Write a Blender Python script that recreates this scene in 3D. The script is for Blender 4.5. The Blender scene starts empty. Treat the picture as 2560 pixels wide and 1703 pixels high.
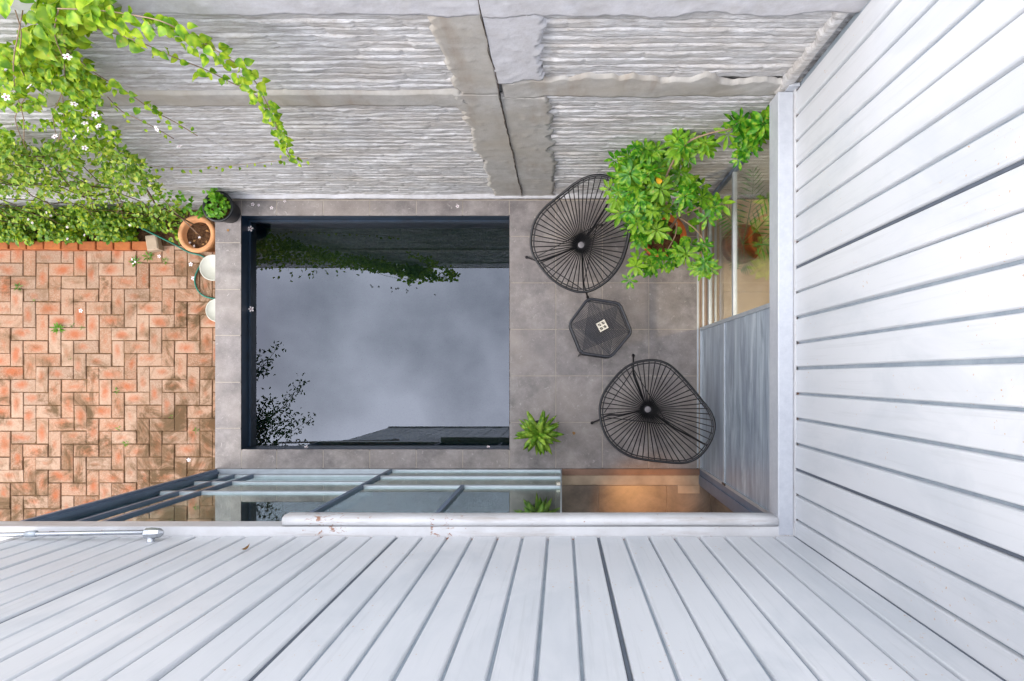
import bpy, math, random
import numpy as np
from mathutils import Vector, Matrix
random.seed(7); RNG = np.random.default_rng(11)
S = bpy.context.scene
C = S.collection
R = math.radians
# ------------------------------------------------------------------ camera
H, F = 6.6, 1706.0           # camera height above the deck, focal length in photo pixels
NX, NY = 1405.0, 943.0       # where the plumb line below the camera lands in the photo
cam = bpy.data.cameras.new('camera'); camo = bpy.data.objects.new('camera', cam); C.objects.link(camo)
camo.location = (0, 0, H); camo.rotation_euler = (0, 0, 0)
cam.sensor_width = 36.0; cam.sensor_fit = 'HORIZONTAL'; cam.lens = 36.0 * F / 2560
cam.shift_x = -(NX - 1280) / 2560; cam.shift_y = (NY - 851.5) / 2560
cam.clip_start = 0.05; cam.clip_end = 400
S.camera = camo
# ------------------------------------------------------------------ sky, sun, exposure
SUN_EL, SUN_AZ = R(44), R(-112)     # azimuth measured from +Y towards +X
w = bpy.data.worlds.new('World'); S.world = w; w.use_nodes = True
nt = w.node_tree; nt.nodes.clear()
def wn(t, **k):
    n = nt.nodes.new(t)
    for a, b in k.items(): setattr(n, a, b)
    return n
sky = wn('ShaderNodeTexSky', sky_type='NISHITA', sun_disc=False, sun_elevation=SUN_EL, sun_rotation=SUN_AZ)
sky.dust_density = 3.0
tc = wn('ShaderNodeTexCoord'); no = wn('ShaderNodeTexNoise'); no.inputs['Scale'].default_value = 3.2
no.inputs['Detail'].default_value = 5; no.inputs['Roughness'].default_value = .52
rp = wn('ShaderNodeValToRGB'); rp.color_ramp.elements[0].position = .40; rp.color_ramp.elements[1].position = .62
rp.color_ramp.elements[0].color = (.30,.30,.30,1); rp.color_ramp.elements[1].color = (.80,.80,.80,1)
mx = wn('ShaderNodeMix', data_type='RGBA')
sz = wn('ShaderNodeSeparateXYZ'); gr = wn('ShaderNodeMapRange'); gr.inputs['From Min'].default_value = 0; gr.inputs['From Max'].default_value = 1
gr.inputs['To Min'].default_value = 1/3; gr.inputs['To Max'].default_value = 1.0
vm = wn('ShaderNodeVectorMath', operation='SCALE'); vm.inputs[0].default_value = (23.5, 23.6, 24.6)
bg = wn('ShaderNodeBackground'); bg.inputs['Strength'].default_value = .15
ow = wn('ShaderNodeOutputWorld')
L = nt.links.new
L(tc.outputs['Generated'], sz.inputs[0]); L(sz.outputs['Z'], gr.inputs['Value']); L(gr.outputs[0], vm.inputs['Scale']); L(vm.outputs[0], mx.inputs[7])
L(tc.outputs['Generated'], no.inputs['Vector']); L(no.outputs['Fac'], rp.inputs['Fac'])
L(rp.outputs['Color'], mx.inputs[0]); L(sky.outputs['Color'], mx.inputs[6])
L(mx.outputs[2], bg.inputs['Color']); L(bg.outputs[0], ow.inputs['Surface'])
sl = bpy.data.lights.new('sun', 'SUN'); sl.energy = .85; sl.angle = R(18); sl.color = (1, .96, .9)
so = bpy.data.objects.new('sun', sl); C.objects.link(so)
sd = Vector((math.sin(SUN_AZ)*math.cos(SUN_EL), math.cos(SUN_AZ)*math.cos(SUN_EL), math.sin(SUN_EL)))
so.rotation_euler = sd.to_track_quat('Z', 'Y').to_euler(); so.location = (-6, -2, 12)
S.view_settings.view_transform = 'Standard'; S.view_settings.look = 'None'
S.view_settings.exposure = 0.80; S.view_settings.gamma = 1.0
S.cycles.max_bounces = 6; S.cycles.diffuse_bounces = 3; S.cycles.glossy_bounces = 4; S.cycles.transparent_max_bounces = 14; S.cycles.use_denoising = True

# ------------------------------------------------------------------ helpers
def W(px, py, z=0.0):
    k = (H - z) / F
    return Vector(((px - NX) * k, -(py - NY) * k, z))
def tag(o, label=None, cat=None, group=None, kind=None):
    for k, v in (('label', label), ('category', cat), ('group', group), ('kind', kind)):
        if v: o[k] = v
    return o
def put(name, me, parent=None, loc=None, mat4=None):
    o = bpy.data.objects.new(name, me); C.objects.link(o)
    if parent is not None: o.parent = parent
    if mat4 is not None: o.matrix_local = mat4
    if loc is not None: o.location = loc
    return o
def thing(name, label, cat, loc=(0, 0, 0), group=None, kind=None):
    o = bpy.data.objects.new(name, None); C.objects.link(o); o.location = loc
    o.empty_display_size = .1
    return tag(o, label, cat, group, kind)
class MB:
    def __init__(s): s.v = []; s.f = []
    def add(s, v, f):
        b = len(s.v); s.v += [tuple(p) for p in v]; s.f += [tuple(i + b for i in q) for q in f]; return s
    def box(s, x0, x1, y0, y1, z0, z1):
        v = [(x, y, z) for z in (z0, z1) for y in (y0, y1) for x in (x0, x1)]
        return s.add(v, [(0,2,3,1),(4,5,7,6),(0,1,5,4),(2,6,7,3),(0,4,6,2),(1,3,7,5)])
    def bevbox(s, x0, x1, y0, y1, z0, z1, b):   # chamfered top edges
        v = [(x0,y0,z0),(x1,y0,z0),(x1,y1,z0),(x0,y1,z0),(x0,y0,z1-b),(x1,y0,z1-b),(x1,y1,z1-b),(x0,y1,z1-b),
             (x0+b,y0+b,z1),(x1-b,y0+b,z1),(x1-b,y1-b,z1),(x0+b,y1-b,z1)]
        f = [(0,3,2,1),(8,9,10,11)]
        for i in range(4):
            j = (i+1) % 4; f += [(i,j,j+4,i+4),(i+4,j+4,j+8,i+8)]
        return s.add(v, f)
    def tube(s, pts, r, n=8, closed=False, cap=True):
        pts = [Vector(p) for p in pts]; m = len(pts); rs = r if isinstance(r, (list, tuple)) else [r]*m
        v = []; f = []; up = None
        for i, p in enumerate(pts):
            a = pts[(i-1) % m] if closed or i else p; b = pts[(i+1) % m] if closed or i < m-1 else p
            t = (b - a).normalized()
            if up is None: up = Vector((0,0,1)) if abs(t.z) < .9 else Vector((1,0,0))
            sdv = t.cross(up).normalized(); up = sdv.cross(t).normalized()
            for k in range(n):
                q = 2*math.pi*k/n; v.append(p + (sdv*math.cos(q) + up*math.sin(q))*rs[i])
        for i in range(m if closed else m-1):
            for k in range(n):
                a = i*n+k; b = i*n+(k+1) % n; c = ((i+1) % m)*n+(k+1) % n; d = ((i+1) % m)*n+k
                f.append((a,b,c,d))
        if cap and not closed:
            f.append(tuple(range(n))[::-1]); f.append(tuple((m-1)*n+k for k in range(n)))
        return s.add(v, f)
    def lathe(s, prof, n=32, c=(0,0,0)):
        v = []; f = []
        for r, z in prof:
            for k in range(n):
                q = 2*math.pi*k/n; v.append((c[0]+r*math.cos(q), c[1]+r*math.sin(q), c[2]+z))
        for i in range(len(prof)-1):
            for k in range(n):
                f.append((i*n+k, i*n+(k+1) % n, (i+1)*n+(k+1) % n, (i+1)*n+k))
        return s.add(v, f)
    def mesh(s, name, mat, smooth=False):
        me = bpy.data.meshes.new(name); me.from_pydata(s.v, [], s.f); me.update()
        if mat is not None: me.materials.append(mat)
        if smooth: me.shade_smooth()
        return me
    def build(s, name, mat, parent=None, smooth=False, loc=None):
        return put(name, s.mesh(name, mat, smooth), parent, loc)
def npmesh(name, v, f, mat, smooth=False):
    me = bpy.data.meshes.new(name); v = np.asarray(v, np.float32); f = np.asarray(f, np.int32)
    me.vertices.add(len(v)); me.vertices.foreach_set('co', v.ravel())
    k = f.shape[1]; me.loops.add(f.size); me.loops.foreach_set('vertex_index', f.ravel())
    me.polygons.add(len(f)); me.polygons.foreach_set('loop_start', np.arange(0, f.size, k, dtype=np.int32))
    me.update(calc_edges=True); me.validate()
    if mat is not None: me.materials.append(mat)
    if smooth: me.shade_smooth()
    return me
def catmull(pts, per=4, closed=True):
    pts = [Vector(p) for p in pts]; n = len(pts); out = []
    for i in range(n if closed else n-1):
        g = (lambda k: pts[k % n]) if closed else (lambda k: pts[min(max(k,0),n-1)])
        p0,p1,p2,p3 = g(i-1),g(i),g(i+1),g(i+2)
        for k in range(per):
            t = k/per
            out.append(.5*((2*p1)+(p2-p0)*t+(2*p0-5*p1+4*p2-p3)*t*t+(3*p1-p0-3*p2+p3)*t**3))
    if not closed: out.append(pts[-1])
    return out
def hash2(ix, iy, seed):
    h = (ix.astype(np.int64)*374761393 + iy.astype(np.int64)*668265263 + seed*1442695041) & 0xffffffff
    h = ((h ^ (h >> 13))*1274126177) & 0xffffffff
    return ((h ^ (h >> 16)) & 0xffff)/65535.0
def vnoise(x, y, seed=0):
    x = np.asarray(x, float); y = np.asarray(y, float); x, y = np.broadcast_arrays(x, y)
    ix = np.floor(x); iy = np.floor(y); fx = x-ix; fy = y-iy
    fx = fx*fx*(3-2*fx); fy = fy*fy*(3-2*fy)
    a = hash2(ix,iy,seed); b = hash2(ix+1,iy,seed); c = hash2(ix,iy+1,seed); d = hash2(ix+1,iy+1,seed)
    return (a*(1-fx)+b*fx)*(1-fy)+(c*(1-fx)+d*fx)*fy
def fbm(x, y, seed=0, o=4):
    s = 0; a = .5
    for i in range(o): s = s+a*vnoise(x*2**i, y*2**i, seed+i*17); a *= .5
    return s
# ------------------------------------------------------------------ materials
def hexc(r, g, b):
    f = lambda c: (c/255/12.92) if c/255 <= .04045 else ((c/255+.055)/1.055)**2.4
    return (f(r), f(g), f(b), 1)
class Mat:
    def __init__(s, name):
        s.m = bpy.data.materials.new(name); s.m.use_nodes = True; s.t = s.m.node_tree
        s.p = s.t.nodes['Principled BSDF']; s.out = s.t.nodes['Material Output']
        s.geo = s.n('ShaderNodeNewGeometry')
    def n(s, t, **k):
        q = s.t.nodes.new(t)
        for a, b in k.items(): setattr(q, a, b)
        return q
    def l(s, a, b): s.t.links.new(a, b)
    def noise(s, scale, detail=4, rough=.55, stretch=(1,1,1), dist=0.0, off=(0,0,0)):
        mp = s.n('ShaderNodeMapping'); mp.inputs['Scale'].default_value = stretch; mp.inputs['Location'].default_value = off
        s.l(s.geo.outputs['Position'], mp.inputs['Vector'])
        q = s.n('ShaderNodeTexNoise'); q.inputs['Scale'].default_value = scale; q.inputs['Detail'].default_value = detail
        q.inputs['Roughness'].default_value = rough; q.inputs['Distortion'].default_value = dist
        s.l(mp.outputs[0], q.inputs['Vector']); return q.outputs['Fac']
    def ramp(s, fac, stops):
        q = s.n('ShaderNodeValToRGB'); e = q.color_ramp.elements
        while len(e) < len(stops): e.new(.5)
        for i, (p, c) in enumerate(stops):
            e[i].position = p; e[i].color = c if not isinstance(c, (int, float)) else (c, c, c, 1)
        s.l(fac, q.inputs['Fac']); return q.outputs['Color']
    def mix(s, fac, a, b, mode='MIX'):
        q = s.n('ShaderNodeMix', data_type='RGBA', blend_type=mode)
        for sock, val in ((q.inputs[0], fac), (q.inputs[6], a), (q.inputs[7], b)):
            if isinstance(val, (int, float)): sock.default_value = val
            elif isinstance(val, tuple): sock.default_value = val
            else: s.l(val, sock)
        return q.outputs[2]
    def math(s, op, a, b=0.0):
        q = s.n('ShaderNodeMath', operation=op)
        for i, v in enumerate((a, b)):
            if isinstance(v, (int, float)): q.inputs[i].default_value = v
            else: s.l(v, q.inputs[i])
        return q.outputs[0]
    def rnd(s): return s.n('ShaderNodeObjectInfo').outputs['Random']
    def col(s, c):
        if isinstance(c, tuple): s.p.inputs['Base Color'].default_value = c
        else: s.l(c, s.p.inputs['Base Color'])
        return s
    def set(s, rough=.6, metal=0, spec=.5):
        i = s.p.inputs
        if isinstance(rough, (int, float)): i['Roughness'].default_value = rough
        else: s.l(rough, i['Roughness'])
        i['Metallic'].default_value = metal; i['Specular IOR Level'].default_value = spec; return s
    def bump(s, h, strength=.3, dist=.01):
        q = s.n('ShaderNodeBump'); q.inputs['Strength'].default_value = strength; q.inputs['Distance'].default_value = dist
        s.l(h, q.inputs['Height']); s.l(q.outputs[0], s.p.inputs['Normal']); return s
def simple(name, c, rough=.6, metal=0, spec=.5, var=.15, scale=12):
    m = Mat(name); f = m.noise(scale)
    dark = tuple(x*(1-var) for x in c[:3])+(1,); lite = tuple(min(1, x*(1+var)) for x in c[:3])+(1,)
    m.col(m.ramp(f, [(.3, dark), (.7, lite)])).set(rough, metal, spec); return m.m
M = {}
# rough painted masonry
m = Mat('painted_masonry')
f1 = m.noise(2.2, 6, .6, (1,1,2)); f2 = m.noise(16, 5, .65, (.5,1,2.2), .6); f3 = m.noise(60, 3, .6, (.4,1,1.4))
c = m.ramp(f2, [(.30, hexc(164,162,162)), (.46, hexc(190,189,190)), (.66, hexc(214,214,217))])
c = m.mix(m.ramp(f1, [(.45, 0), (.68, .42)]), c, hexc(170,160,148))
c = m.mix(m.ramp(f3, [(.56, 0), (.72, .4)]), c, hexc(136,122,110))
m.col(c).set(.85, 0, .25).bump(m.math('ADD', f3, m.noise(26, 5, .75, (.6,1,1.6), .8)), .7, .008); M['wall'] = m.m
m = Mat('grey_render')
f1 = m.noise(1.6, 5, .6, (1,1,1.3), 0, (3,0,1)); f2 = m.noise(9, 6, .7); f3 = m.noise(90, 3)
c = m.ramp(f2, [(.3, hexc(164,161,157)), (.7, hexc(190,188,185))])
c = m.mix(m.ramp(f1, [(.42, 0), (.66, .65)]), c, hexc(172,163,150))
c = m.mix(m.ramp(m.noise(3,4,.6,(2,1,.4),0,(7,1,2)), [(.52,0),(.7,.45)]), c, hexc(146,130,114))
m.col(c).set(.85, 0, .25).bump(f3, .25, .004); M['render'] = m.m
m = Mat('white_render'); f2 = m.noise(9, 6, .7); f3 = m.noise(50, 4)
m.col(m.ramp(f2, [(.3, hexc(184,182,184)), (.7, hexc(206,206,212))])).set(.85, 0, .25).bump(f3, .3, .005); M['whiterender'] = m.m
M['crack'] = simple('crack_filler', hexc(92,80,72), .9)
# deck tile
m = Mat('deck_tile'); f1 = m.noise(5, 6, .65); f2 = m.noise(1.1, 3); f3 = m.noise(140, 2); f4 = m.noise(22, 5, .75, (1,1,1), .8)
c = m.ramp(f1, [(.3, hexc(98,93,93)), (.50, hexc(134,128,127)), (.75, hexc(174,167,164))])
c = m.mix(m.math('MULTIPLY', m.rnd(), .4), c, hexc(128,120,120))
c = m.mix(m.ramp(f2, [(.45, 0), (.7, .45)]), c, hexc(160,149,140))
c = m.mix(m.ramp(f4, [(.60, 0), (.72, .6)]), c, hexc(204,198,192))
c = m.mix(m.ramp(f3, [(.64, 0), (.72, .4)]), c, hexc(216,210,206))
m.col(c).set(m.ramp(f1, [(.3, .38), (.7, .58)]), 0, .4).bump(f1, .12, .004); M['tile'] = m.m
M['grout'] = simple('grout', hexc(176,166,154), .9)
# paving brick
m = Mat('paving_brick'); f1 = m.noise(7, 5, .6, (1,1,1), .4); f2 = m.noise(1.3, 5, .62); f3 = m.noise(60, 4, .7); f4 = m.noise(4.2, 6, .7, (1,1,1), .7, (5,3,0))
r = m.rnd()
c = m.ramp(r, [(0, hexc(148,120,100)), (.3, hexc(174,144,122)), (.55, hexc(158,122,98)), (.8, hexc(170,131,106)), (1, hexc(140,104,80))])
c = m.mix(m.ramp(f3, [(.45, 0), (.7, .55)]), c, hexc(186,166,148))
tco = m.n('ShaderNodeTexCoord'); sp = m.n('ShaderNodeSeparateXYZ'); m.l(tco.outputs['Generated'], sp.inputs[0])
ax = m.math('ABSOLUTE', m.math('SUBTRACT', sp.outputs['X'], m.math('ADD', .38, m.math('MULTIPLY', r, .24)))); ay = m.math('ABSOLUTE', m.math('SUBTRACT', sp.outputs['Y'], m.math('ADD', .40, m.math('MULTIPLY', m.math('FRACT', m.math('MULTIPLY', r, 7.3)), .22))))
ds = m.math('POWER', m.math('ADD', m.math('MULTIPLY', ax, ax), m.math('MULTIPLY', ay, ay)), .5)
f6 = m.noise(9, 4, .6, (1,1,1), .6, (2,8,0))
core = m.math('ADD', m.math('SUBTRACT', m.math('ADD', f6, m.math('MULTIPLY', m.math('FRACT', m.math('MULTIPLY', r, 13.7)), .34)), m.math('MULTIPLY', ds, 1.25)), -.06)
c = m.mix(m.ramp(core, [(.17, 0), (.68, .72)]), c, hexc(168,84,42))
c = m.mix(m.ramp(f4, [(.50, 0), (.66, .6)]), c, hexc(124,96,70))
px_ = m.n('ShaderNodeSeparateXYZ'); m.l(m.geo.outputs['Position'], px_.inputs[0])
def mr(v, a_, b_):
    q = m.n('ShaderNodeMapRange'); q.inputs['From Min'].default_value = a_; q.inputs['From Max'].default_value = b_; m.l(v, q.inputs['Value']); return q.outputs[0]
dirt = m.math('ADD', m.noise(2.6, 6, .72, (1,1,1), .8, (1.7,4.4,0)), m.math('ADD', m.math('MULTIPLY', mr(px_.outputs['X'], -4.7, -3.4), .10), m.math('MULTIPLY', mr(px_.outputs['Y'], .3, -1.2), .12)))
c = m.mix(m.ramp(dirt, [(.54, 0), (.70, .85)]), c, hexc(104,78,52))
c = m.mix(m.ramp(m.math('ADD', dirt, m.math('MULTIPLY', r, .12)), [(.66, 0), (.78, .6)]), c, hexc(78,64,42))
c = m.mix(m.ramp(m.noise(30,5,.8,(1,1,1),1.), [(.57, 0), (.70, .65)]), c, hexc(100,72,52))
m.col(c).set(.85, 0, .25).bump(f3, .5, .006); M['brick'] = m.m
m = Mat('edging_brick'); f1 = m.noise(9, 5, .6)
c = m.mix(m.math('MULTIPLY', m.rnd(), .6), m.ramp(f1, [(.3, hexc(150,78,38)), (.7, hexc(186,112,62))]), hexc(150,92,62))
c = m.mix(m.ramp(m.noise(24,5,.75), [(.5,0),(.7,.6)]), c, hexc(120,84,58))
m.col(c).set(.85, 0, .25).bump(f1, .4, .006); M['edging'] = m.m
m = Mat('sand_joint'); f1 = m.noise(25, 5, .7)
m.col(m.ramp(f1, [(.35, hexc(70,52,38)), (.65, hexc(128,98,70))])).set(.95, 0, .1).bump(f1, .6, .01); M['sand'] = m.m
m = Mat('soil'); f1 = m.noise(35, 5, .75)
m.col(m.ramp(f1, [(.35, hexc(52,36,26)), (.65, hexc(104,76,54))])).set(.95, 0, .1).bump(f1, .8, .015); M['soil'] = m.m
# white metal siding
m = Mat('white_siding'); f1 = m.noise(1.0, 4, .6, (1,1,.6)); f2 = m.noise(2.5, 3, .5, (.6,.6,.5)); f4 = m.noise(11, 3, .5, (1,1,.55), .2, (2,5,1))
c = m.ramp(f1, [(.3, hexc(196,199,204)), (.7, hexc(208,210,214))])
c = m.mix(m.math('MULTIPLY', m.rnd(), .22), c, hexc(190,195,201))
f5 = m.noise(1.7, 5, .65, (1.5,1.5,.7), .6, (8,1,3))
c = m.mix(m.ramp(f5, [(.48, 0), (.66, .5)]), c, hexc(178,184,191))
c = m.mix(m.ramp(m.noise(1, 5, .7, (38,38,1.1), .3), [(.54, 0), (.72, .4)]), c, hexc(172,176,180))
c = m.mix(m.math('MULTIPLY', m.ramp(m.noise(60, 2, .5), [(.70, 0), (.74, .8)]), m.ramp(m.noise(1.9, 2), [(.56, 0), (.60, 1.)])), c, hexc(186,140,84))
m.col(c).set(m.ramp(f2, [(.3, .36), (.7, .5)]), 0, .4).bump(f2, .12, .02); M['siding'] = m.m
m = Mat('siding_joint'); f1 = m.noise(9, 5, .7)
sx = m.n('ShaderNodeSeparateXYZ'); m.l(m.geo.outputs['Position'], sx.inputs[0])
lo = m.math('MULTIPLY', m.math('LESS_THAN', sx.outputs['Z'], 2.585), m.ramp(m.noise(14,2), [(.42,0),(.6,.9)]))
c = m.mix(lo, m.ramp(f1, [(.3, hexc(126,138,150)), (.7, hexc(152,162,172))]), hexc(150,96,60))
m.col(c).set(.45, 0, .4); M['joint'] = m.m
M['seam'] = simple('open_seam', hexc(84,92,104), .6)
m = Mat('white_flashing'); f1 = m.noise(4, 5, .6); f2 = m.noise(4.5, 6, .72, (1,2.5,2.5), .6, (1.2,0,0)); f3 = m.noise(2, 5, .7, (.7,6,6))
c = m.ramp(f1, [(.3, hexc(182,182,184)), (.7, hexc(204,205,208))])
c = m.mix(m.ramp(f3, [(.55, 0), (.72, .6)]), c, hexc(150,140,132))
sxf = m.n('ShaderNodeSeparateXYZ'); m.l(m.geo.outputs['Position'], sxf.inputs[0])
w1 = m.math('LESS_THAN', m.math('ABSOLUTE', m.math('ADD', sxf.outputs['X'], 1.41)), .13); w2 = m.math('LESS_THAN', m.math('ABSOLUTE', m.math('ADD', sxf.outputs['X'], .71)), .07)
f2b = m.noise(17, 5, .7, (1,2.,2.), .8, (4,2,0))
c = m.mix(m.ramp(m.math('ADD', f2b, m.math('MULTIPLY', m.math('ADD', w1, w2), .09)), [(.66, 0), (.70, .85)]), c, hexc(138,84,44))
m.col(c).set(.4, 0, .5).bump(f1, .12, .01); M['flash'] = m.m
m = Mat('galvanised'); f1 = m.noise(30, 4, .7); f2 = m.noise(3, 4)
c = m.mix(.5, m.ramp(f1, [(.3, hexc(170,176,186)), (.7, hexc(196,200,208))]), m.ramp(f2, [(.3, hexc(176,180,190)), (.7, hexc(200,204,210))]))
m.col(c).set(.45, .15, .5); M['galv'] = m.m
M['alu'] = simple('aluminium', hexc(176,184,192), .38, .35, .5, .08)
M['bluealu'] = simple('blue_grey_aluminium', hexc(104,120,142), .4, .2, .5, .12, 6)
M['copper'] = simple('brown_track', hexc(146,116,98), .5, .2, .5, .25, 5)
M['stone'] = simple('threshold_stone', hexc(176,156,134), .7, 0, .4, .2, 6)
m = Mat('interior_tile'); f1 = m.noise(3.2, 6, .68, (1,1,1), .5); f2 = m.noise(20, 5, .8, (1,1,1), 1.)
c = m.ramp(f1, [(.3, hexc(92,82,76)), (.7, hexc(150,134,120))])
c = m.mix(m.ramp(f2, [(.6, 0), (.72, .4)]), c, hexc(172,150,128))
m.col(c).set(.32, 0, .5); M['intile'] = m.m
M['tan'] = simple('tan_floor', hexc(204,178,148), .35, 0, .5, .1, 3)
M['plaster'] = simple('interior_plaster', hexc(150,140,130), .9, 0, .2, .05, 3)
m = Mat('frosted_glass'); f1 = m.noise(1, 6, .7, (9,1.1,9), 1.2); f2 = m.noise(1, 5, .65, (4.5,.8,4.5), 1.5, (3,1,4))
c = m.ramp(f1, [(.34, hexc(122,134,148)), (.5, hexc(160,173,186)), (.66, hexc(188,199,209))])
c = m.mix(m.ramp(f2, [(.42, .5), (.58, 0)]), c, hexc(112,122,142))
m.col(c).set(.3, 0, .5); M['frost'] = m.m
def mirrorish(name, f0, tint, rough=0.0, rip=0, gt=(1,1,1,1), ex=5.0):
    m = Mat(name); lw = m.n('ShaderNodeLayerWeight'); lw.inputs['Blend'].default_value = .5
    p5 = m.math('POWER', lw.outputs['Facing'], ex); fr = m.math('ADD', m.math('MULTIPLY', p5, 1-f0), f0)
    tr = m.n('ShaderNodeBsdfTransparent'); tr.inputs['Color'].default_value = tint
    gl = m.n('ShaderNodeBsdfGlossy'); gl.inputs['Roughness'].default_value = rough; gl.inputs['Color'].default_value = gt
    if rip:
        b = m.n('ShaderNodeBump'); b.inputs['Strength'].default_value = rip; b.inputs['Distance'].default_value = .01
        m.l(m.noise(1.6, 2, .4), b.inputs['Height']); m.l(b.outputs[0], gl.inputs['Normal'])
    ms = m.n('ShaderNodeMixShader'); m.l(fr, ms.inputs[0]); m.l(tr.outputs[0], ms.inputs[1]); m.l(gl.outputs[0], ms.inputs[2])
    m.l(ms.outputs[0], m.out.inputs['Surface']); m.t.nodes.remove(m.p); return m.m
M['glass'] = mirrorish('window_glass', .09, (.80,.90,.88,1), 0, 0, (.92,1,.98,1), 3.6)
M['sideglass'] = mirrorish('side_glass', .05, (.92,.95,.93,1))
M['water'] = mirrorish('pool_water', .092, (.22,.50,.56,1), 0, 0, (.78,.84,1,1))
M['poolwall'] = simple('pool_tile', hexc(16,38,58), .35, 0, .5, .3, 8)
M['poolfloor'] = simple('pool_plaster', hexc(14,98,102), .6, 0, .3, .3, 3)
M['black'] = simple('black_cord', hexc(20,20,23), .42, 0, .5, .2, 20)
M['steel'] = simple('black_steel', hexc(26,27,32), .35, .2, .5, .2, 10)
M['grey'] = simple('hub_grey', hexc(128,124,128), .5)
M['darkcord'] = simple('charcoal_cord', hexc(48,50,58), .45, 0, .5, .2, 20)
M['terra'] = simple('terracotta', hexc(206,150,106), .8, 0, .3, .14, 9)
M['terraR'] = simple('terracotta_orange', hexc(206,112,58), .8, 0, .3, .14, 9)
M['blackpot'] = simple('black_plastic', hexc(30,32,36), .45)
M['bucket'] = simple('white_plastic', hexc(196,198,188), .45, 0, .4, .06)
M['hose'] = simple('green_hose', hexc(20,110,92), .4)
M['petal'] = simple('petal', hexc(236,228,230), .6, 0, .3, .05)
M['petalc'] = simple('flower_eye', hexc(120,28,60), .6)
M['yellow'] = simple('yellow_leaf', hexc(226,170,40), .6)
M['silver'] = simple('silver_tube', hexc(176,180,186), .25, .75, .5, .05)
M['bark'] = simple('bark', hexc(150,128,108), .85, 0, .2, .2, 30)
M['darkbark'] = simple('dark_bark', hexc(104,86,66), .9, 0, .2, .2, 30)
M['whitepaint'] = simple('white_ceramic', hexc(216,210,196), .5)
M['dry'] = simple('dry_leaf', hexc(150,112,66), .8)
M['basket'] = simple('basket', hexc(126,74,38), .8, 0, .2, .3, 30)
def leafmat(name, a, b, c3, tr=.35, scale=3.0, rough=.42, dead=hexc(176,160,60), each=True):
    m = Mat(name); f1 = m.noise(scale, 3); r = m.rnd()
    f2 = m.noise(28, 1)
    c = m.ramp(f2, [(.36, a), (.52, b), (.66, c3)])
    if each: c = m.mix(m.math('MULTIPLY', r, .4), c, a)
    else: c = m.mix(m.ramp(m.noise(5, 3), [(.40, 0), (.62, .75)]), c, a)
    if each: c = m.mix(m.ramp(m.math('FRACT', m.math('MULTIPLY', r, 9.1)), [(.55, 0), (1., .65)]), c, c3)
    c = m.mix(m.ramp(m.noise(47, 1, .5, (1,1,1), 0, (3,3,3)), [(.66, 0), (.74, .7)]), c, dead)
    m.col(c).set(rough, 0, .4)
    t = m.n('ShaderNodeBsdfTranslucent'); m.l(c, t.inputs['Color'])
    ms = m.n('ShaderNodeMixShader'); ms.inputs[0].default_value = tr
    m.l(m.p.outputs[0], ms.inputs[1]); m.l(t.outputs[0], ms.inputs[2]); m.l(ms.outputs[0], m.out.inputs['Surface'])
    return m.m
M['vine'] = leafmat('vine_leaf', hexc(88,138,18), hexc(140,178,26), hexc(186,206,52))
M['creeper'] = leafmat('creeper_leaf', hexc(84,128,28), hexc(146,182,48), hexc(206,214,80), each=False)
M['bedleaf'] = leafmat('bed_leaf', hexc(66,110,16), hexc(122,166,28), hexc(196,206,44), each=False)
M['scheff'] = leafmat('umbrella_leaf', hexc(44,112,18), hexc(88,160,28), hexc(160,200,56), .3)
M['aloe'] = leafmat('aloe_leaf', hexc(78,124,30), hexc(124,168,44), hexc(168,200,76), .15)
M['mint'] = leafmat('pot_leaf', hexc(78,140,24), hexc(112,176,34), hexc(150,200,50), each=False)
M['palm'] = leafmat('palm_leaf', hexc(44,100,50), hexc(66,130,60), hexc(96,156,76), .25)
M['treeleaf'] = leafmat('tree_leaf', hexc(40,62,34), hexc(54,80,40), hexc(70,96,46), .25, each=False)
M['grass'] = leafmat('weed', hexc(60,110,30), hexc(90,140,40), hexc(120,170,50))

ZB = -.5                                     # brick patio level below the deck
X_DK0, X_DK1 = -3.358, 1.305                 # deck left / right edge
Y_WALL = 1.73; Y_DK0 = -.888
PX0, PX1, PY0, PY1 = -3.102, -.5106, -.696, 1.559   # pool opening
ZW = -.165
X_SR, Y_SB = 1.377, -.943                    # siding planes
Z_S0, Z_S1 = 2.55, 5.75
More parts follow.
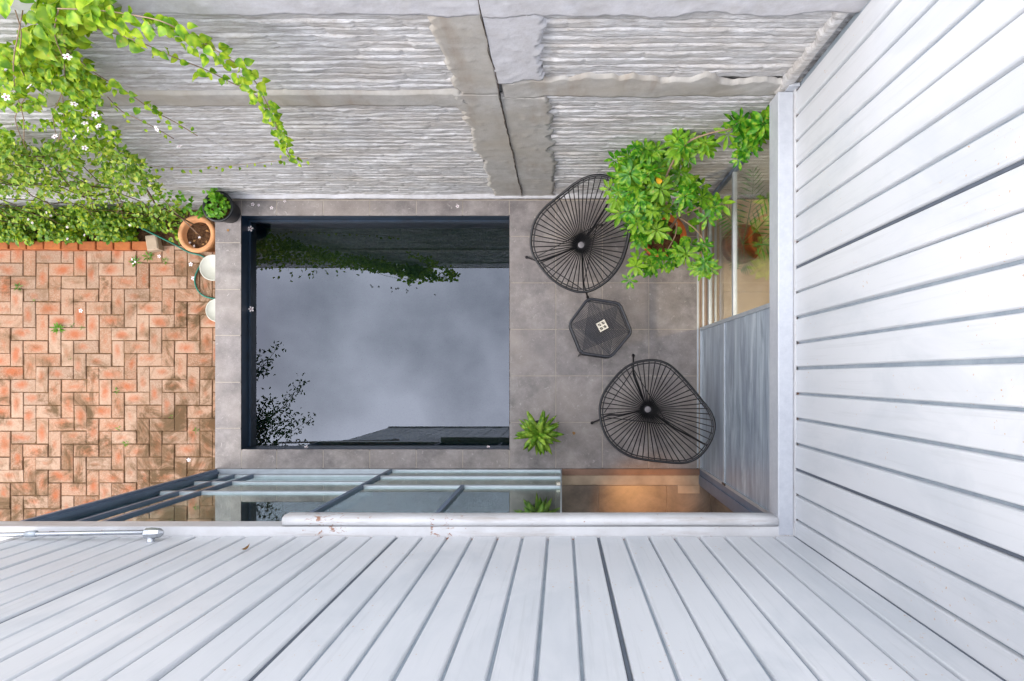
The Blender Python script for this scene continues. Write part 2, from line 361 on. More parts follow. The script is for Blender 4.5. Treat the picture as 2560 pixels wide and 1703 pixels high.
# ------------------------------------------------------------------ ground, deck, pool
g = MB().box(-60, 60, -60, 60, ZB-.35, ZB-.05)
tag(g.build('ground', M['soil']), kind='structure')
patio = MB().box(-9, X_DK0+.02, -6, 1.72, ZB-.049, ZB-.012).build('brick_patio', M['sand']); tag(patio, kind='structure')
mod_x, mod_y = 31.55*7.1/F, 32.35*7.1/F
o0 = W(26, 625, ZB)
bm_h = MB().bevbox(.004, 2*mod_x-.004, -mod_y+.004, -.004, -.05, 0, .004).mesh('brick', M['brick'])
bm_v = MB().bevbox(.004, mod_x-.004, -2*mod_y+.004, -.004, -.05, 0, .004).mesh('brick', M['brick'])
far = MB()
nb = 0
for rr in range(-1, 26):
    for cc in range(-4, 18):
        k = (cc-rr) % 4
        if k not in (1, 2): continue
        x = o0.x+cc*mod_x; y = o0.y-rr*mod_y
        wx = 2*mod_x if k == 2 else mod_x
        if rr < 0 and x < -4.3 and k == 2: continue
        if x > X_DK0-.02: continue
        z = ZB+random.uniform(-.008, .005)
        if x+wx > X_DK0-.003:      # cut brick against the deck
            o = MB().bevbox(.004, X_DK0-x-.004, (-mod_y if k == 2 else -2*mod_y)+.004, -.004, -.05, 0, .004).build('brick', M['brick'], patio, loc=(x, y, z)); nb += 1; continue
        if nb < 300:
            o = put('brick', bm_h if k == 2 else bm_v, patio, (x, y, z)); o.rotation_euler = (random.uniform(-.018,.018), random.uniform(-.018,.018), random.uniform(-.016,.016)); nb += 1
        else:
            far.bevbox(x+.004, x+wx-.004, y-(mod_y if k == 2 else 2*mod_y)+.004, y-.004, z-.05, z, .004)
# extra paving between the bed and the deck and beyond the frame
for cc in range(0, 9):
    for q in range(2):
        x = -4.28+cc*.132; y = o0.y+.13+q*.135
        if x+.128 > X_DK0: continue
        far.bevbox(x, x+.124, y+.14, y+.27, ZB-.05, ZB+random.uniform(-.005,.003), .004)
for i in range(40):
    for j in range(14):
        x = o0.x-4*mod_x-(j+1)*2*mod_x; y = o0.y-i*mod_y
        far.bevbox(x+.004, x+2*mod_x-.004, y-mod_y+.004, y-.004, ZB-.05, ZB, .004)
tag(far.build('bricks_beyond', M['brick'], patio), kind='stuff')
# deck slab around the pool with tiles
deck = MB()
def slab(x0, x1, y0, y1): deck.box(x0, x1, y0, y1, ZB-.04, -.0022)
slab(X_DK0+.004, PX0-.012, Y_DK0+.01, Y_WALL-.01); slab(PX1+.012, X_DK1+.02, Y_DK0+.01, Y_WALL-.01)
slab(PX0-.012, PX1+.012, PY1+.012, Y_WALL-.01); slab(PX0-.012, PX1+.012, Y_DK0+.01, PY0-.012)
decko = deck.build('deck', M['grout']); tag(decko, kind='structure')
tmesh = {}
def tile(x0, x1, y0, y1):
    g_ = .003; kx = (round(x1-x0, 3), round(y1-y0, 3))
    if kx not in tmesh:
        tmesh[kx] = MB().bevbox(g_, x1-x0-g_, g_, y1-y0-g_, -.014, 0, .0012).mesh('tile', M['tile'])
    put('tile', tmesh[kx], decko, (x0, y0, random.uniform(-.0008, .0008)))
xs = [PX1+.45*k for k in range(0, 5)]; xs = [v for v in xs if v < X_DK1-.02]+[X_DK1]
ys = [Y_WALL-.02, 1.3617, .9117, .4617, .0117, -.4383, Y_DK0]
for i in range(len(xs)-1):
    for j in range(len(ys)-1): tile(xs[i], xs[i+1], ys[j+1], ys[j])
xl = sorted([PX1-.45*k for k in range(0, 6)]+[PX0])
for i in range(len(xl)-1):
    tile(xl[i], xl[i+1], PY1, Y_WALL-.02); tile(xl[i], xl[i+1], Y_DK0, PY0)
yl = [Y_WALL-.02, 1.30, .846, .403, -.05, -.495, Y_DK0]
for j in range(len(yl)-1): tile(X_DK0, PX0, yl[j+1], yl[j])
# pool shell
p = MB(); zb = -1.3
p.add([(PX0,PY0,-.003),(PX1,PY0,-.003),(PX1,PY1,-.003),(PX0,PY1,-.003),(PX0,PY0,zb),(PX1,PY0,zb),(PX1,PY1,zb),(PX0,PY1,zb)],
      [(0,1,5,4),(1,2,6,5),(2,3,7,6),(3,0,4,7)])
p.add([(PX0-.011,PY0-.011,-.004),(PX1+.011,PY0-.011,-.004),(PX1+.011,PY1+.011,-.004),(PX0-.011,PY1+.011,-.004),
       (PX0-.011,PY0-.011,zb-.1),(PX1+.011,PY0-.011,zb-.1),(PX1+.011,PY1+.011,zb-.1),(PX0-.011,PY1+.011,zb-.1)],
      [(0,4,5,1),(1,5,6,2),(2,6,7,3),(3,7,4,0)])
pool = p.build('pool_wall', M['poolwall']); tag(pool, kind='structure')
MB().box(PX0, PX1, PY0, PY1, zb-.05, zb).build('pool_floor', M['poolfloor'], pool)
# narrow tile ledge just above the water line (far and left sides)
t = MB().box(PX0+.001, PX0+.022, PY0+.01, PY1-.001, ZW-.03, ZW+.012).box(PX0+.023, PX1-.01, PY1-.022, PY1-.001, ZW-.03, ZW+.012)
t.build('waterline_ledge', M['poolwall'], pool)
wt = MB().add([(PX0,PY0,ZW),(PX1,PY0,ZW),(PX1,PY1,ZW),(PX0,PY1,ZW)], [(0,1,2,3)]).build('water', M['water']); tag(wt, kind='structure')

# ------------------------------------------------------------------ neighbour's rough masonry wall
wallr = thing('boundary_wall', 'tall rough whitewashed brick boundary wall with cracked grey column behind the pool', 'wall', (0, Y_WALL, 0))
MB().box(-9, 5, .045, .30, ZB-.04, 3.72).build('wall_core', M['wall'], wallr)
CRK = -.38
def ragged(x, z, s): return .05*(fbm(z*7, z*0+s, 31+s, 3)-.45)+.02*(vnoise(z*40, z*0, 77+s)-.5)
def course(z0, z1, x0, x1, seed, fieldL, fieldR):
    dx = .014; n = max(6, int((x1-x0)/dx)); nz = 10
    u = np.linspace(0, 1, nz)[:, None]; x = np.linspace(x0, x1, n)[None, :]
    wob = lambda s, a, fq: a*(fbm(x*fq, x*0+s*3.1, s, 4)-.47)
    b = z0+wob(seed, .034, 1.6)+wob(seed+900, .014, 9); t = z1+wob(seed+1, .034, 1.6)+wob(seed+901, .014, 9)
    z = b*(1-u)+t*u
    bl = .235; off = hash2(np.array([seed]), np.array([3]), 5)[0]*bl
    bi = np.floor((x+off)/bl); bf = ((x+off)/bl) % 1.0
    pr = hash2(bi, bi*0+seed, 9); gap = np.exp(-((np.minimum(bf, 1-bf)*bl)/.009)**2)*(pr > .35)
    prof = np.clip(np.minimum(u/.14, (1-u)/.22), 0, 1)**.6
    lip = np.exp(-((u-.80)/.11)**2)*np.clip(fbm(x*3.5, x*0, seed+41, 4)*3-1.05, 0, 1.2)      # squeezed mortar ledge
    blob = np.clip(fbm(x*7, z*40, seed+5, 4)-.52, 0, 1)
    rid = fbm(x*3.0, z*55, seed+6, 3)-.47
    d = -.020+prof*(.014+.006*(pr-.5)+.012*(fbm(x*1.2, z*3, 3, 3)-.5))+lip*.010+blob*.022+rid*.010*prof-gap*.006*prof
    d = np.maximum(d, -.045)
    v = np.stack([np.broadcast_to(x, z.shape), -d, z], -1).reshape(-1, 3)
    i = np.arange(nz-1)[:, None]*n+np.arange(n-1)[None, :]
    f = np.stack([i, i+1, i+n+1, i+n], -1).reshape(-1, 4)
    put('brick_course', npmesh('brick_course', v, f, M['wall'], True), wallr)
def left_lim(z): return max(-7.2, -1405*(H-z)/F-1.3)
sd_ = 100
for (za, zt, xa, xb) in ((-.5, .09, None, -3.38), (.09, 2.26, None, -.60), (2.47, 3.36, None, -.60), (.09, 2.38, -.10, 1.9), (2.64, 3.36, -.12, 1.9)):
    n = round((zt-za)/.076); hh = (zt-za)/n
    for k in range(n):
        z0 = za+k*hh; l = left_lim(z0) if xa is None else xa+.05*(random.random()-.5)
        course(z0-.006, z0+hh+.006, l, xb+.07*(random.random()-.5), sd_, 0, 0); sd_ += 3
def patch(name, x0, x1, z0, z1, d, mat, seed, rl=0, rr=0, rb=0, rt=0, rough=.010, open_l=False, open_r=False):
    n = max(8, int((x1-x0)/.016)); nz = max(8, int((z1-z0)/.016))
    u = np.linspace(0, 1, nz)[:, None]*np.ones((1, n)); q = np.linspace(0, 1, n)[None, :]*np.ones((nz, 1))
    z = z0+(z1-z0)*u; x = x0+(x1-x0)*q
    rg = lambda sd: (fbm(z*7, z*0+sd, seed+sd, 5)-.47)*1.6+(vnoise(z*13, z*0, seed+sd+50) > .55)*.25-.1+(vnoise(z*45, z*0, seed+sd+60)-.5)*.5
    x = x+(1-q)**2*rl*rg(0)+q**2*rr*rg(1)
    z = z+(1-u)*rb*(fbm(x*6, x*0, seed+2, 4)-.47)*2+u*rt*(fbm(x*6, x*0+5, seed+3, 4)-.47)*2
    e = np.minimum(np.minimum(q*(x1-x0)/.016+2*open_l, (1-q)*(x1-x0)/.016+2*open_r), np.minimum(u*(z1-z0)/.016, (1-u)*(z1-z0)/.016))
    dd = d*np.clip(e, 0, 1)**.5-.02*(e <= 0)+rough*(fbm(x*3, z*3, seed+7, 4)-.47)+.006*(np.clip(fbm(x*20, z*20, seed+8, 3)-.55, 0, 1)*4)
    v = np.stack([x, -dd, z], -1).reshape(-1, 3)
    i = np.arange(nz-1)[:, None]*n+np.arange(n-1)[None, :]
    f = np.stack([i, i+1, i+n+1, i+n], -1).reshape(-1, 4)
    return put(name, npmesh(name, v, f, mat, True), wallr)
patch('rendered_column', -.66, CRK-.002, .06, 2.46, .010, M['render'], 11, rl=.06, open_r=True)
patch('rendered_column', -.645, CRK-.002, 2.44, 3.40, .014, M['render'], 15, rl=.06, open_r=True)
patch('rendered_column', CRK+.002, -.065, .06, 2.40, .008, M['render'], 21, rr=.06, open_l=True)
patch('rendered_column', CRK+.002, -.10, 2.62, 3.42, .018, M['whiterender'], 25, rr=.06, rb=.12, open_l=True)
patch('rendered_beam', -6.2, -.57, 2.255, 2.475, .012, M['render'], 31, rr=.08, rb=.03, rt=.012)
patch('rendered_beam', CRK+.012, 1.9, 2.385, 2.66, .009, M['render'], 35, rb=.06, rt=.12, rough=.03)
patch('cap_band', -7, CRK-.002, 3.35, 3.745, .016, M['whiterender'], 41, rb=.03, open_r=True)
patch('cap_band', CRK+.002, 1.9, 3.36, 3.745, .022, M['whiterender'], 45, rb=.07, open_l=True)
MB().box(-9, 5, -.02, .32, 3.742, 3.78).build('coping', M['render'], wallr)
# dark crack
zz = np.linspace(.08, 3.72, 90); cv = []; cf = []
for i, z in enumerate(zz):
    ofs = .012*(vnoise(np.array([z*5]), np.array([2.]), 5)[0]-.5)+.008*(vnoise(np.array([z*25]), np.array([2.]), 6)[0]-.5); hw = .0006+.003*vnoise(np.array([z*9]), np.array([2.]), 8)[0]
    cv += [(CRK+ofs-hw, -.0205 if z > 2.4 else -.0175, z), (CRK+ofs+hw, -.0205 if z > 2.4 else -.0175, z), (CRK+ofs+hw, .03, z), (CRK+ofs-hw, .03, z)]
for i in range(len(zz)-1):
    for k in range(4): cf.append((i*4+k, i*4+(k+1) % 4, i*4+4+(k+1) % 4, i*4+4+k))
MB().add(cv, cf).build('crack', M['crack'], wallr)
# base plinth: pale mortar lip over a dark skirting
MB().box(X_DK0, 1.9, -.012, .04, 0, .085).build('skirting', simple('skirting_tile', hexc(70,62,62), .6), wallr)
patch('mortar_lip', X_DK0, 1.45, .075, .125, .03, M['whiterender'], 51, rt=.02)
# mortar fillet against the house corner
patch('mortar_fillet', X_SR-.085, X_SR-.012, 2.45, 3.74, .022, M['wall'], 61, rl=.03, rough=.02)

# ------------------------------------------------------------------ house wings with ribbed white siding
PITCH = .1488; GAP = .018
def board_mesh(w):       # local: x along wall, y = outwards, z up, profile with rolled edges
    h = w/2; c_ = .007; d = .017
    prof = [(-h-.004, -.004), (-h-.001, d-c_), (-h+.002, d-.002), (-h+.005, d), (h-.005, d), (h-.002, d-.002), (h+.001, d-c_), (h+.004, -.004)]
    zs = [Z_S0+.012, 3.4, 4.4, Z_S1]; v = []; f = []; n = len(prof)
    for z in zs: v += [(x, y, z) for x, y in prof]
    for i in range(len(zs)-1):
        for k in range(n-1): f.append((i*n+k+1, i*n+k, i*n+n+k, i*n+n+k+1))
    f.append(tuple(range(n))); me = MB().add(v, f).mesh('siding_board', M['siding']); return me
bmesh_ = board_mesh(PITCH-GAP)
def clad(parent, rotz, length, origin, phase, seams):
    """origin = corner the boards start from (local x = 0), run to +length"""
    k = 0; x = phase
    ca, sa = math.cos(rotz), math.sin(rotz)
    while x+PITCH <= length+.001:
        cx = x+PITCH/2; o = put('siding_board', bmesh_, parent)
        o.location = (origin[0]+ca*cx, origin[1]+sa*cx, 0)
        o.rotation_euler = (random.uniform(-.0012,.0012), random.uniform(-.0006,.0006), rotz+random.uniform(-.006,.006))
        if k in seams:
            s_ = MB().box(-.0065, .0065, -.002, .009, Z_S0+.01, Z_S1).build('open_seam', M['seam'], parent)
            s_.location = (origin[0]+ca*x, origin[1]+sa*x, 0); s_.rotation_euler = (0, 0, rotz)
        x += PITCH; k += 1
wingB = thing('house_wing', 'white ribbed metal house wall above the long sliding glass doors', 'house')
wingR = thing('house_wing', 'white ribbed metal house wall above the frosted side door', 'house')
XL = -3.205
# wing along the doors: faces +Y, boards start at the inner corner and run to -X
clad(wingB, 0, X_SR-XL+.03, (XL, Y_SB-.017, 0), 1.2565-30*PITCH-XL, {7, 15, 23})
MB().box(XL, X_SR+.02, Y_SB-.20, Y_SB-.0172, Z_S0-.02, Z_S1).build('backing_wall', M['joint'], wingB)
MB().box(XL-.03, 4.6, Y_SB-4.2, Y_SB+.02, Z_S1+.002, Z_S1+.12).build('roof', M['galv'], wingB)
MB().box(XL, X_SR+.5, Y_SB-4.0, Y_SB-3.8, 0, Z_S1).build('rear_wall', M['plaster'], wingB)
MB().box(XL, 4.4, Y_SB-4.0, Y_SB-.2, 2.53, 2.75).build('ceiling', M['plaster'], wingB)
MB().box(XL-.16, XL, Y_SB-4.0, Y_SB-.15, ZB-.04, Z_S1).build('end_wall', M['siding'], wingB)
MB().box(XL-.012, XL+.028, Y_SB-.15, Y_SB+.004, Z_S0-.02, Z_S1).build('corner_trim', M['flash'], wingB)
# lintel flashing and rounded gutter
MB().box(XL-.25, X_SR+.01, Y_SB-.03, -.887, 2.40, Z_S0).build('flashing', M['flash'], wingB)
gp = []; gv = MB()
prof = [(-.884,2.42),(-.832,2.42),(-.826,2.44),(-.825,2.52),(-.833,2.548),(-.848,2.560),(-.866,2.562),(-.880,2.556),(-.8845,2.545)]
xsg = np.linspace(-1.66, 1.283, 24); n = len(prof)
for x in xsg:
    for (y, z) in prof: gp.append((x, y+.0015*math.sin(x*3.1), z+.0015*math.sin(x*5)))
gf = [(i*n+k+1, i*n+k, (i+1)*n+k, (i+1)*n+k+1) for i in range(23) for k in range(n-1)]
gf.append(tuple(range(n))); gf.append(tuple((23*n+k) for k in range(n))[::-1])
MB().add(gp, gf).build('gutter', M['flash'], wingB, True)
# side wing: faces -X, boards start at the corner and run to +Y
clad(wingR, math.pi/2, Y_WALL-Y_SB-.005, (X_SR+.017, Y_SB, 0), .102-PITCH, {3, 11})
MB().box(X_SR+.0172, X_SR+.2, Y_SB-.012, Y_WALL-.002, Z_S0-.02, Z_S1).build('backing_wall', M['joint'], wingR)
MB().box(X_SR-.02, 4.4, Y_SB+.022, Y_WALL-.01, Z_S1+.002, Z_S1+.12).build('roof', M['galv'], wingR)
MB().box(4.2, 4.4, Y_SB-4, Y_WALL-.005, 0, Z_S1).build('rear_wall', M['plaster'], wingR)
MB().box(X_SR+.21, 4.18, Y_SB-.2, Y_WALL-.006, 2.53, 2.75).build('ceiling', M['plaster'], wingR)
MB().box(X_SR-.006, X_SR+.001, Y_SB-.004, Y_SB+.004, Z_S0+.005, Z_S1).build('corner_seam', M['seam'], wingR)
MB().bevbox(1.283, X_SR-.003, Y_SB+.002, Y_WALL-.035, 2.38, 2.552, .005).build('lintel_beam', M['galv'], wingR)
MB().box(X_SR-.0028, X_SR+.005, Y_SB+.004, Y_WALL-.03, 2.50, 2.578).build('drip_trim', M['flash'], wingR)
MB().box(X_SR-.05, X_SR+.012, Y_WALL-.032, Y_WALL-.012, 2.40, 2.62).build('end_cap', M['galv'], wingR)
MB().box(1.333, 1.46, -1.05, -.892, -.01, 2.4).build('corner_post', M['bluealu'], wingR)
MB().box(1.322, 1.3325, -1.03, -.945, 0, 2.4).build('post_cover', M['bluealu'], wingR)
# ------------------------------------------------------------------ interiors
itl = thing('interior_floor', None, None, kind='structure')
MB().box(XL-.15, 4.3, -5, -.89, ZB, -.012).build('screed', M['grout'], itl)
MB().box(X_DK1+.021, 4.3, -.889, Y_WALL-.002, ZB, -.012).build('screed', M['grout'], itl)
xsf = [-3.30, -2.7, -2.1, -1.5, -.9, -.3, .35, 1.01, 1.44, 2.1, 2.7]
for i in range(len(xsf)-1):
    for j in range(5):
        y1 = -1.045-j*.6
        MB().bevbox(xsf[i]+.002, xsf[i+1]-.002, y1-.598, y1-.002, -.012, .0, .001).build('tile', M['intile'], itl)
MB().bevbox(-3.3, 1.33, -1.044, -.9495, -.012, .004, .003).build('threshold_stone', M['stone'], itl)
MB().bevbox(1.12, 1.332, -1.125, -1.0455, -.012, .004, .003).build('threshold_stone', M['stone'], itl)
for i in range(3):
    for j in range(3):
        MB().bevbox(1.562+i*.9, 1.562+i*.9+.896, Y_WALL-.004-(j+1)*.9, Y_WALL-.008-j*.9, -.012, .0, .001).build('tile', M['tan'], itl)
# floor tracks
tr = thing('door_track', 'brown aluminium floor track of the long sliding doors, bare at the open end', 'track', (0, -.888, 0))
MB().box(X_DK0+.02, -.001, -.061, -.0005, -.012, .002).build('track_base', M['alu'], tr)
MB().box(0, 1.33, -.061, -.0005, -.012, .002).build('track_base', M['copper'], tr)
for k in range(4): MB().box(X_DK0+.02, 0, -.006-k*.0175, -.002-k*.0175, .0022, .013).build('rail', M['alu'], tr)
for k in range(4): MB().box(.0005, 1.33, -.006-k*.0175, -.002-k*.0175, .0022, .013).build('rail', M['copper'], tr)
tr = thing('door_track', 'grey and brown floor track of the side door beside the potted umbrella plant', 'track', (1.305, 0, 0))
MB().box(.001, .016, -.88, Y_WALL-.01, -.012, .004).build('edge_trim', M['alu'], tr)
MB().box(.0165, .255, -.88, Y_WALL-.01, -.012, .001).build('track_base', M['stone'], tr)
for k, (a, b, mm) in enumerate(((.03,.036,'copper'),(.052,.068,'alu'),(.085,.092,'copper'),(.108,.128,'alu'),(.15,.157,'copper'),(.17,.19,'alu'),(.215,.221,'copper'))):
    MB().box(a, b, -.88, Y_WALL-.01, .0012, .012).build('rail', M[mm], tr)
# ------------------------------------------------------------------ sliding doors
ZMR = .95
def door_y(label, x0, x1, y, stiles, rails=(.0, .43, ZMR), right_frame=True, th=.038):
    d = thing('sliding_door', label, 'door', (0, y, 0))
    for i, zr in enumerate(rails):
        MB().bevbox(x0+.03, x1-.004, -th/2, th/2, zr+.012, zr+.055, .004).build('rail', M['alu'], d)
    MB().box(x0+.03, x1-.004, -th/2, th/2, 2.36, 2.42).build('rail', M['alu'], d)
    for (xs_, z0, wd) in stiles:
        MB().box(xs_, xs_+wd, -th/2-.002, th/2+.002, z0, 2.42).build('stile', M['bluealu'], d)
        MB().box(xs_-.0035, xs_-.0003, -th/2, th/2-.004, z0, 2.42).build('stile_trim', M['alu'], d)
    zs = list(rails)+[2.36]
    for i in range(len(zs)-1):
        MB().box(x0+.01, x1-.005, -.003, .003, zs[i]+.05, zs[i+1]+.02).build('glass_pane', M['glass'], d)
    return d
d1 = door_y('sliding glass door with slim mid stile behind the aloe plant', -1.66, .0, -.906, [(-1.66, .01, .03), (-.83, ZMR+.05, .03)])
MB().box(-.012, -.001, -.017, .017, .012, 2.42).build('edge_strip', M['alu'], d1)
MB().bevbox(-.045, -.0125, .0192, .04, ZMR+.01, ZMR+.075, .004).build('latch', M['whitepaint'], d1)
d2 = door_y('long sliding glass door beside the pool, behind the nearer leaf', -2.99, -1.56, -.955, [(-2.99, .01, .03)])
d3 = door_y('narrow end leaf of the glass doors beside the brick patio', -3.33, -3.0, -.957, [(-3.17, .01, .03)])
jam = thing('door_jamb', 'dark blue grey upright jamb at the brick patio end of the doors', 'door frame', (X_DK0, -.89, 0))
MB().box(0, .028, -.12, 0, ZB, 2.42).build('post', M['bluealu'], jam)
MB().box(.0285, .045, -.115, -.085, 0, 2.42).build('stop', M['bluealu'], jam)
MB().box(.0285, .045, -.045, -.02, 0, 2.42).build('stop', M['bluealu'], jam)
fd = thing('frosted_door', 'frosted blue grey sliding side door panel behind the lower chair', 'door', (1.345, 0, 0))
ya, yb = -.888, .468
MB().box(-.003, .003, ya+.02, yb-.02, .03, ZMR).build('frosted_pane', M['frost'], fd)
MB().box(-.003, .003, ya+.02, yb-.02, ZMR+.02, 2.40).build('frosted_pane', M['frost'], fd)
MB().box(-.012, .014, ya+.02, yb-.02, ZMR-.01, ZMR+.03).build('rail', M['alu'], fd)
MB().box(-.016, .016, ya+.02, yb-.02, .013, .045).build('rail', M['alu'], fd)
MB().box(-.016, .016, yb-.02, yb+.008, .013, 2.40).build('stile', M['alu'], fd)
MB().box(-.016, .016, ya-.004, ya+.02, .013, 2.40).build('stile', M['alu'], fd)
MB().box(-.0225, -.0165, ya+.002, ya+.02, .95, 1.05).build('handle', M['steel'], fd)
gd = thing('sliding_door', 'clear glass side door leaf behind the umbrella plant', 'door', (1.424, 0, 0))
MB().box(-.003, .003, .40, 1.69, .03, ZMR).build('glass_pane', M['sideglass'], gd)
MB().box(-.003, .003, .40, 1.69, ZMR+.02, 2.40).build('glass_pane', M['sideglass'], gd)
MB().box(-.016, .016, .40, 1.69, ZMR-.01, ZMR+.035).build('rail', M['alu'], gd)
MB().box(-.016, .016, .40, 1.69, .013, .05).build('rail', M['alu'], gd)
MB().box(-.018, .018, 1.69, 1.722, .013, 2.40).build('stile', M['bluealu'], gd)
# indoor ceiling lamp whose warm pool of light shows on the tiles
lamp = thing('ceiling_lamp', 'small warm downlight glowing on the indoor tiles behind the open door', 'lamp', (.83, -1.28, 2.53))
MB().lathe([(.0, -.012), (.045, -.012), (.05, -.03), (.06, -.03), (.06, 0)], 20).build('housing', M['whitepaint'], lamp, True)
em = bpy.data.materials.new('warm_bulb'); em.use_nodes = True; pb = em.node_tree.nodes['Principled BSDF']
pb.inputs['Emission Color'].default_value = (1, .55, .2, 1); pb.inputs['Emission Strength'].default_value = 8
MB().lathe([(.0, -.024), (.03, -.022), (.04, -.0125)], 16).build('bulb', em, lamp)
ld = bpy.data.lights.new('downlight', 'SPOT'); ld.energy = 100; ld.spot_size = R(28); ld.spot_blend = 1; ld.color = (1, .45, .13); ld.shadow_soft_size = .04
lo_ = bpy.data.objects.new('downlight', ld); C.objects.link(lo_); lo_.parent = lamp; lo_.location = (0, 0, -.05)
lamp2 = bpy.data.lights.new('room_light', 'SPOT'); lamp2.energy = 65; lamp2.spot_size = R(130); lamp2.spot_blend = 1; lamp2.color = (1, .74, .48); lamp2.shadow_soft_size = .05
lb = thing('ceiling_lamp', 'warm ceiling lamp inside the room behind the clear side door', 'lamp', (2.3, .7, 2.53))
MB().lathe([(.0, -.012), (.045, -.012), (.05, -.03), (.06, -.03), (.06, 0)], 20).build('housing', M['whitepaint'], lb, True)
MB().lathe([(.0, -.024), (.03, -.022), (.04, -.0125)], 16).build('bulb', em, lb)
l2 = bpy.data.objects.new('room_light', lamp2); C.objects.link(l2); l2.parent = lb; l2.location = (0, 0, -.05)
# silver arm on the flashing at far left
arm = thing('silver_pipe', 'silver pipe with rounded end fitting running along the white flashing', 'pipe', W(390, 1340, 2.7))
b0 = W(390, 1340, 2.7)
def loc_(px, py, z): return W(px, py, z)-b0
MB().tube([loc_(-320, 1343, 2.66), loc_(60, 1336, 2.67), loc_(372, 1330.5, 2.68)], .0135, 12).build('tube', M['silver'], arm, True)
MB().tube([loc_(66, 1335.5, 2.67), loc_(91, 1334.5, 2.67)], .019, 12).build('clamp', M['alu'], arm, True)
MB().tube([loc_(124, 1334.5, 2.67), loc_(134, 1334.2, 2.67)], .0145, 12).build('collar', M['silver'], arm, True)
hd = [loc_(362, 1334, 2.68), loc_(366, 1334, 2.68), loc_(380, 1333, 2.685), loc_(400, 1332, 2.685), loc_(409, 1331, 2.68)]
MB().tube(hd, [.024, .032, .033, .027, .012], 8).build('end_fitting', M['silver'], arm)
MB().tube([loc_(377, 1338, 2.68), loc_(377, 1356, 2.70), loc_(377, 1361, 2.705)], [.022, .022, .018], 14).build('nozzle', M['silver'], arm, True)

# ------------------------------------------------------------------ Acapulco chairs
unit_cord = None
def cord_mesh():
    global unit_cord
    if unit_cord is None: unit_cord = MB().tube([(0,0,0),(0,0,1)], 1, 6).mesh('cord', M['black'], True)
    return unit_cord
def cord(parent, a, b, r, name='cord', me=None):
    a = Vector(a); b = Vector(b); d = b-a
    q = d.to_track_quat('Z', 'Y').to_matrix().to_4x4()
    put(name, me or cord_mesh(), parent, mat4=Matrix.Translation(a) @ q @ Matrix.Diagonal((r, r, d.length, 1)))
def chair(label, rim_px, hub_px, back, legs, braces, rear):
    base = W(hub_px[0], hub_px[1], .26); base.z = 0
    t = thing('string_chair', label, 'chair', base, 'black string lounge chairs on the deck')
    bx = Vector(back).normalized(); pr = [(p[0]-hub_px[0])*bx.x+(p[1]-hub_px[1])*bx.y for p in rim_px]
    lo, hi = min(pr), max(pr)
    pts = []
    for p, q in zip(rim_px, pr):
        s = (q-lo)/(hi-lo); s2 = s*s*(3-2*s)*.5+s*.5
        pts.append(W(p[0], p[1], .40+.46*s2)-base)
    ring = catmull(pts, 6)
    MB().tube(ring, .0115, 8, True).build('rim', M['steel'], t, True)
    hub = W(hub_px[0], hub_px[1], .26)-base
    cen = sum(ring, Vector())/len(ring)
    inner = [p+(hub-p).normalized()*.028 for p in ring]
    MB().tube(inner, .006, 6, True).build('inner_hoop', M['steel'], t, True)
    n = 54; L_ = len(ring)
    # cords at equal angles about a point between the hub and the rim centre
    ln = [0]
    for i in range(L_): ln.append(ln[-1]+(ring[(i+1) % L_]-ring[i]).length)
    for k in range(n):
        s = ln[-1]*k/n; i = max(j for j in range(L_) if ln[j] <= s); f_ = (s-ln[i])/(ln[i+1]-ln[i])
        p = ring[i].lerp(ring[(i+1) % L_], f_); d = (p-hub); d.z = 0; d.normalize()
        q = hub+d*.036+Vector((0, 0, .005*(k % 2)))
        cord(t, q, p, .0049)
    MB().lathe([(0, .0), (.024, .0), (.029, -.004), (.029, -.02), (0, -.02)], 20, hub+Vector((0,0,.012))).build('hub_cap', M['grey'], t, True)
    MB().tube([hub+Vector((.036*math.cos(a), .036*math.sin(a), 0)) for a in np.linspace(0, 2*math.pi, 24, endpoint=False)], .010, 8, True).build('hub_ring', M['steel'], t, True)
    for lg in legs:
        ps = [W(x, y, z)-base for x, y, z in lg]
        MB().tube(catmull(ps, 5, False), .0085, 8).build('leg', M['steel'], t, True)
        MB().tube([ps[0]+Vector((0,0,-.004)), ps[0].lerp(ps[1], .12)], .014, 8).build('foot_cap', M['steel'], t, True)
    for br in braces:
        MB().tube([W(x, y, z)-base for x, y, z in br], .0042, 6).build('brace', M['steel'], t, True)
    MB().tube(catmull([W(x, y, z)-base for x, y, z in rear], 5, False), .0085, 8).build('back_support', M['steel'], t, True)
    return t
z3 = lambda L_: [(1280+x/2.703, 380+y/2.703) for x, y in L_]
z33 = lambda L_: [(1280+x/2.703, 380+y/2.703, z) for x, y, z in L_]
z4 = lambda L_: [(1280+x/2.904, 860+y/2.904) for x, y in L_]
z43 = lambda L_: [(1280+x/2.904, 860+y/2.904, z) for x, y, z in L_]
chair('black string lounge chair under the umbrella plant by the wall',
      z3([(127,600),(150,480),(215,385),(330,290),(440,205),(530,165),(615,160),(705,195),(770,265),(805,370),(802,480),(785,600),(740,745),(660,855),(560,925),(470,947),(370,922),(270,860),(190,770),(142,690)]),
      z3([(467,630)])[0], (.75, -.66),
      [z33([(97,712,.012),(130,722,.10),(178,738,.30),(240,720,.31),(350,680,.27),(445,640,.25)]),
       z33([(512,985,.012),(500,940,.12),(482,880,.30),(478,790,.29),(472,660,.25)]),
       z33([(606,494,.012),(590,494,.12),(565,500,.30),(520,560,.27),(480,610,.25)])],
      [z33([(178,735,.26),(470,925,.24)]), z33([(484,890,.26),(572,500,.26)]), z33([(172,705,.26),(570,498,.27)])],
      z33([(480,600,.26),(540,520,.34),(600,430,.46),(655,330,.62),(703,205,.845)]))
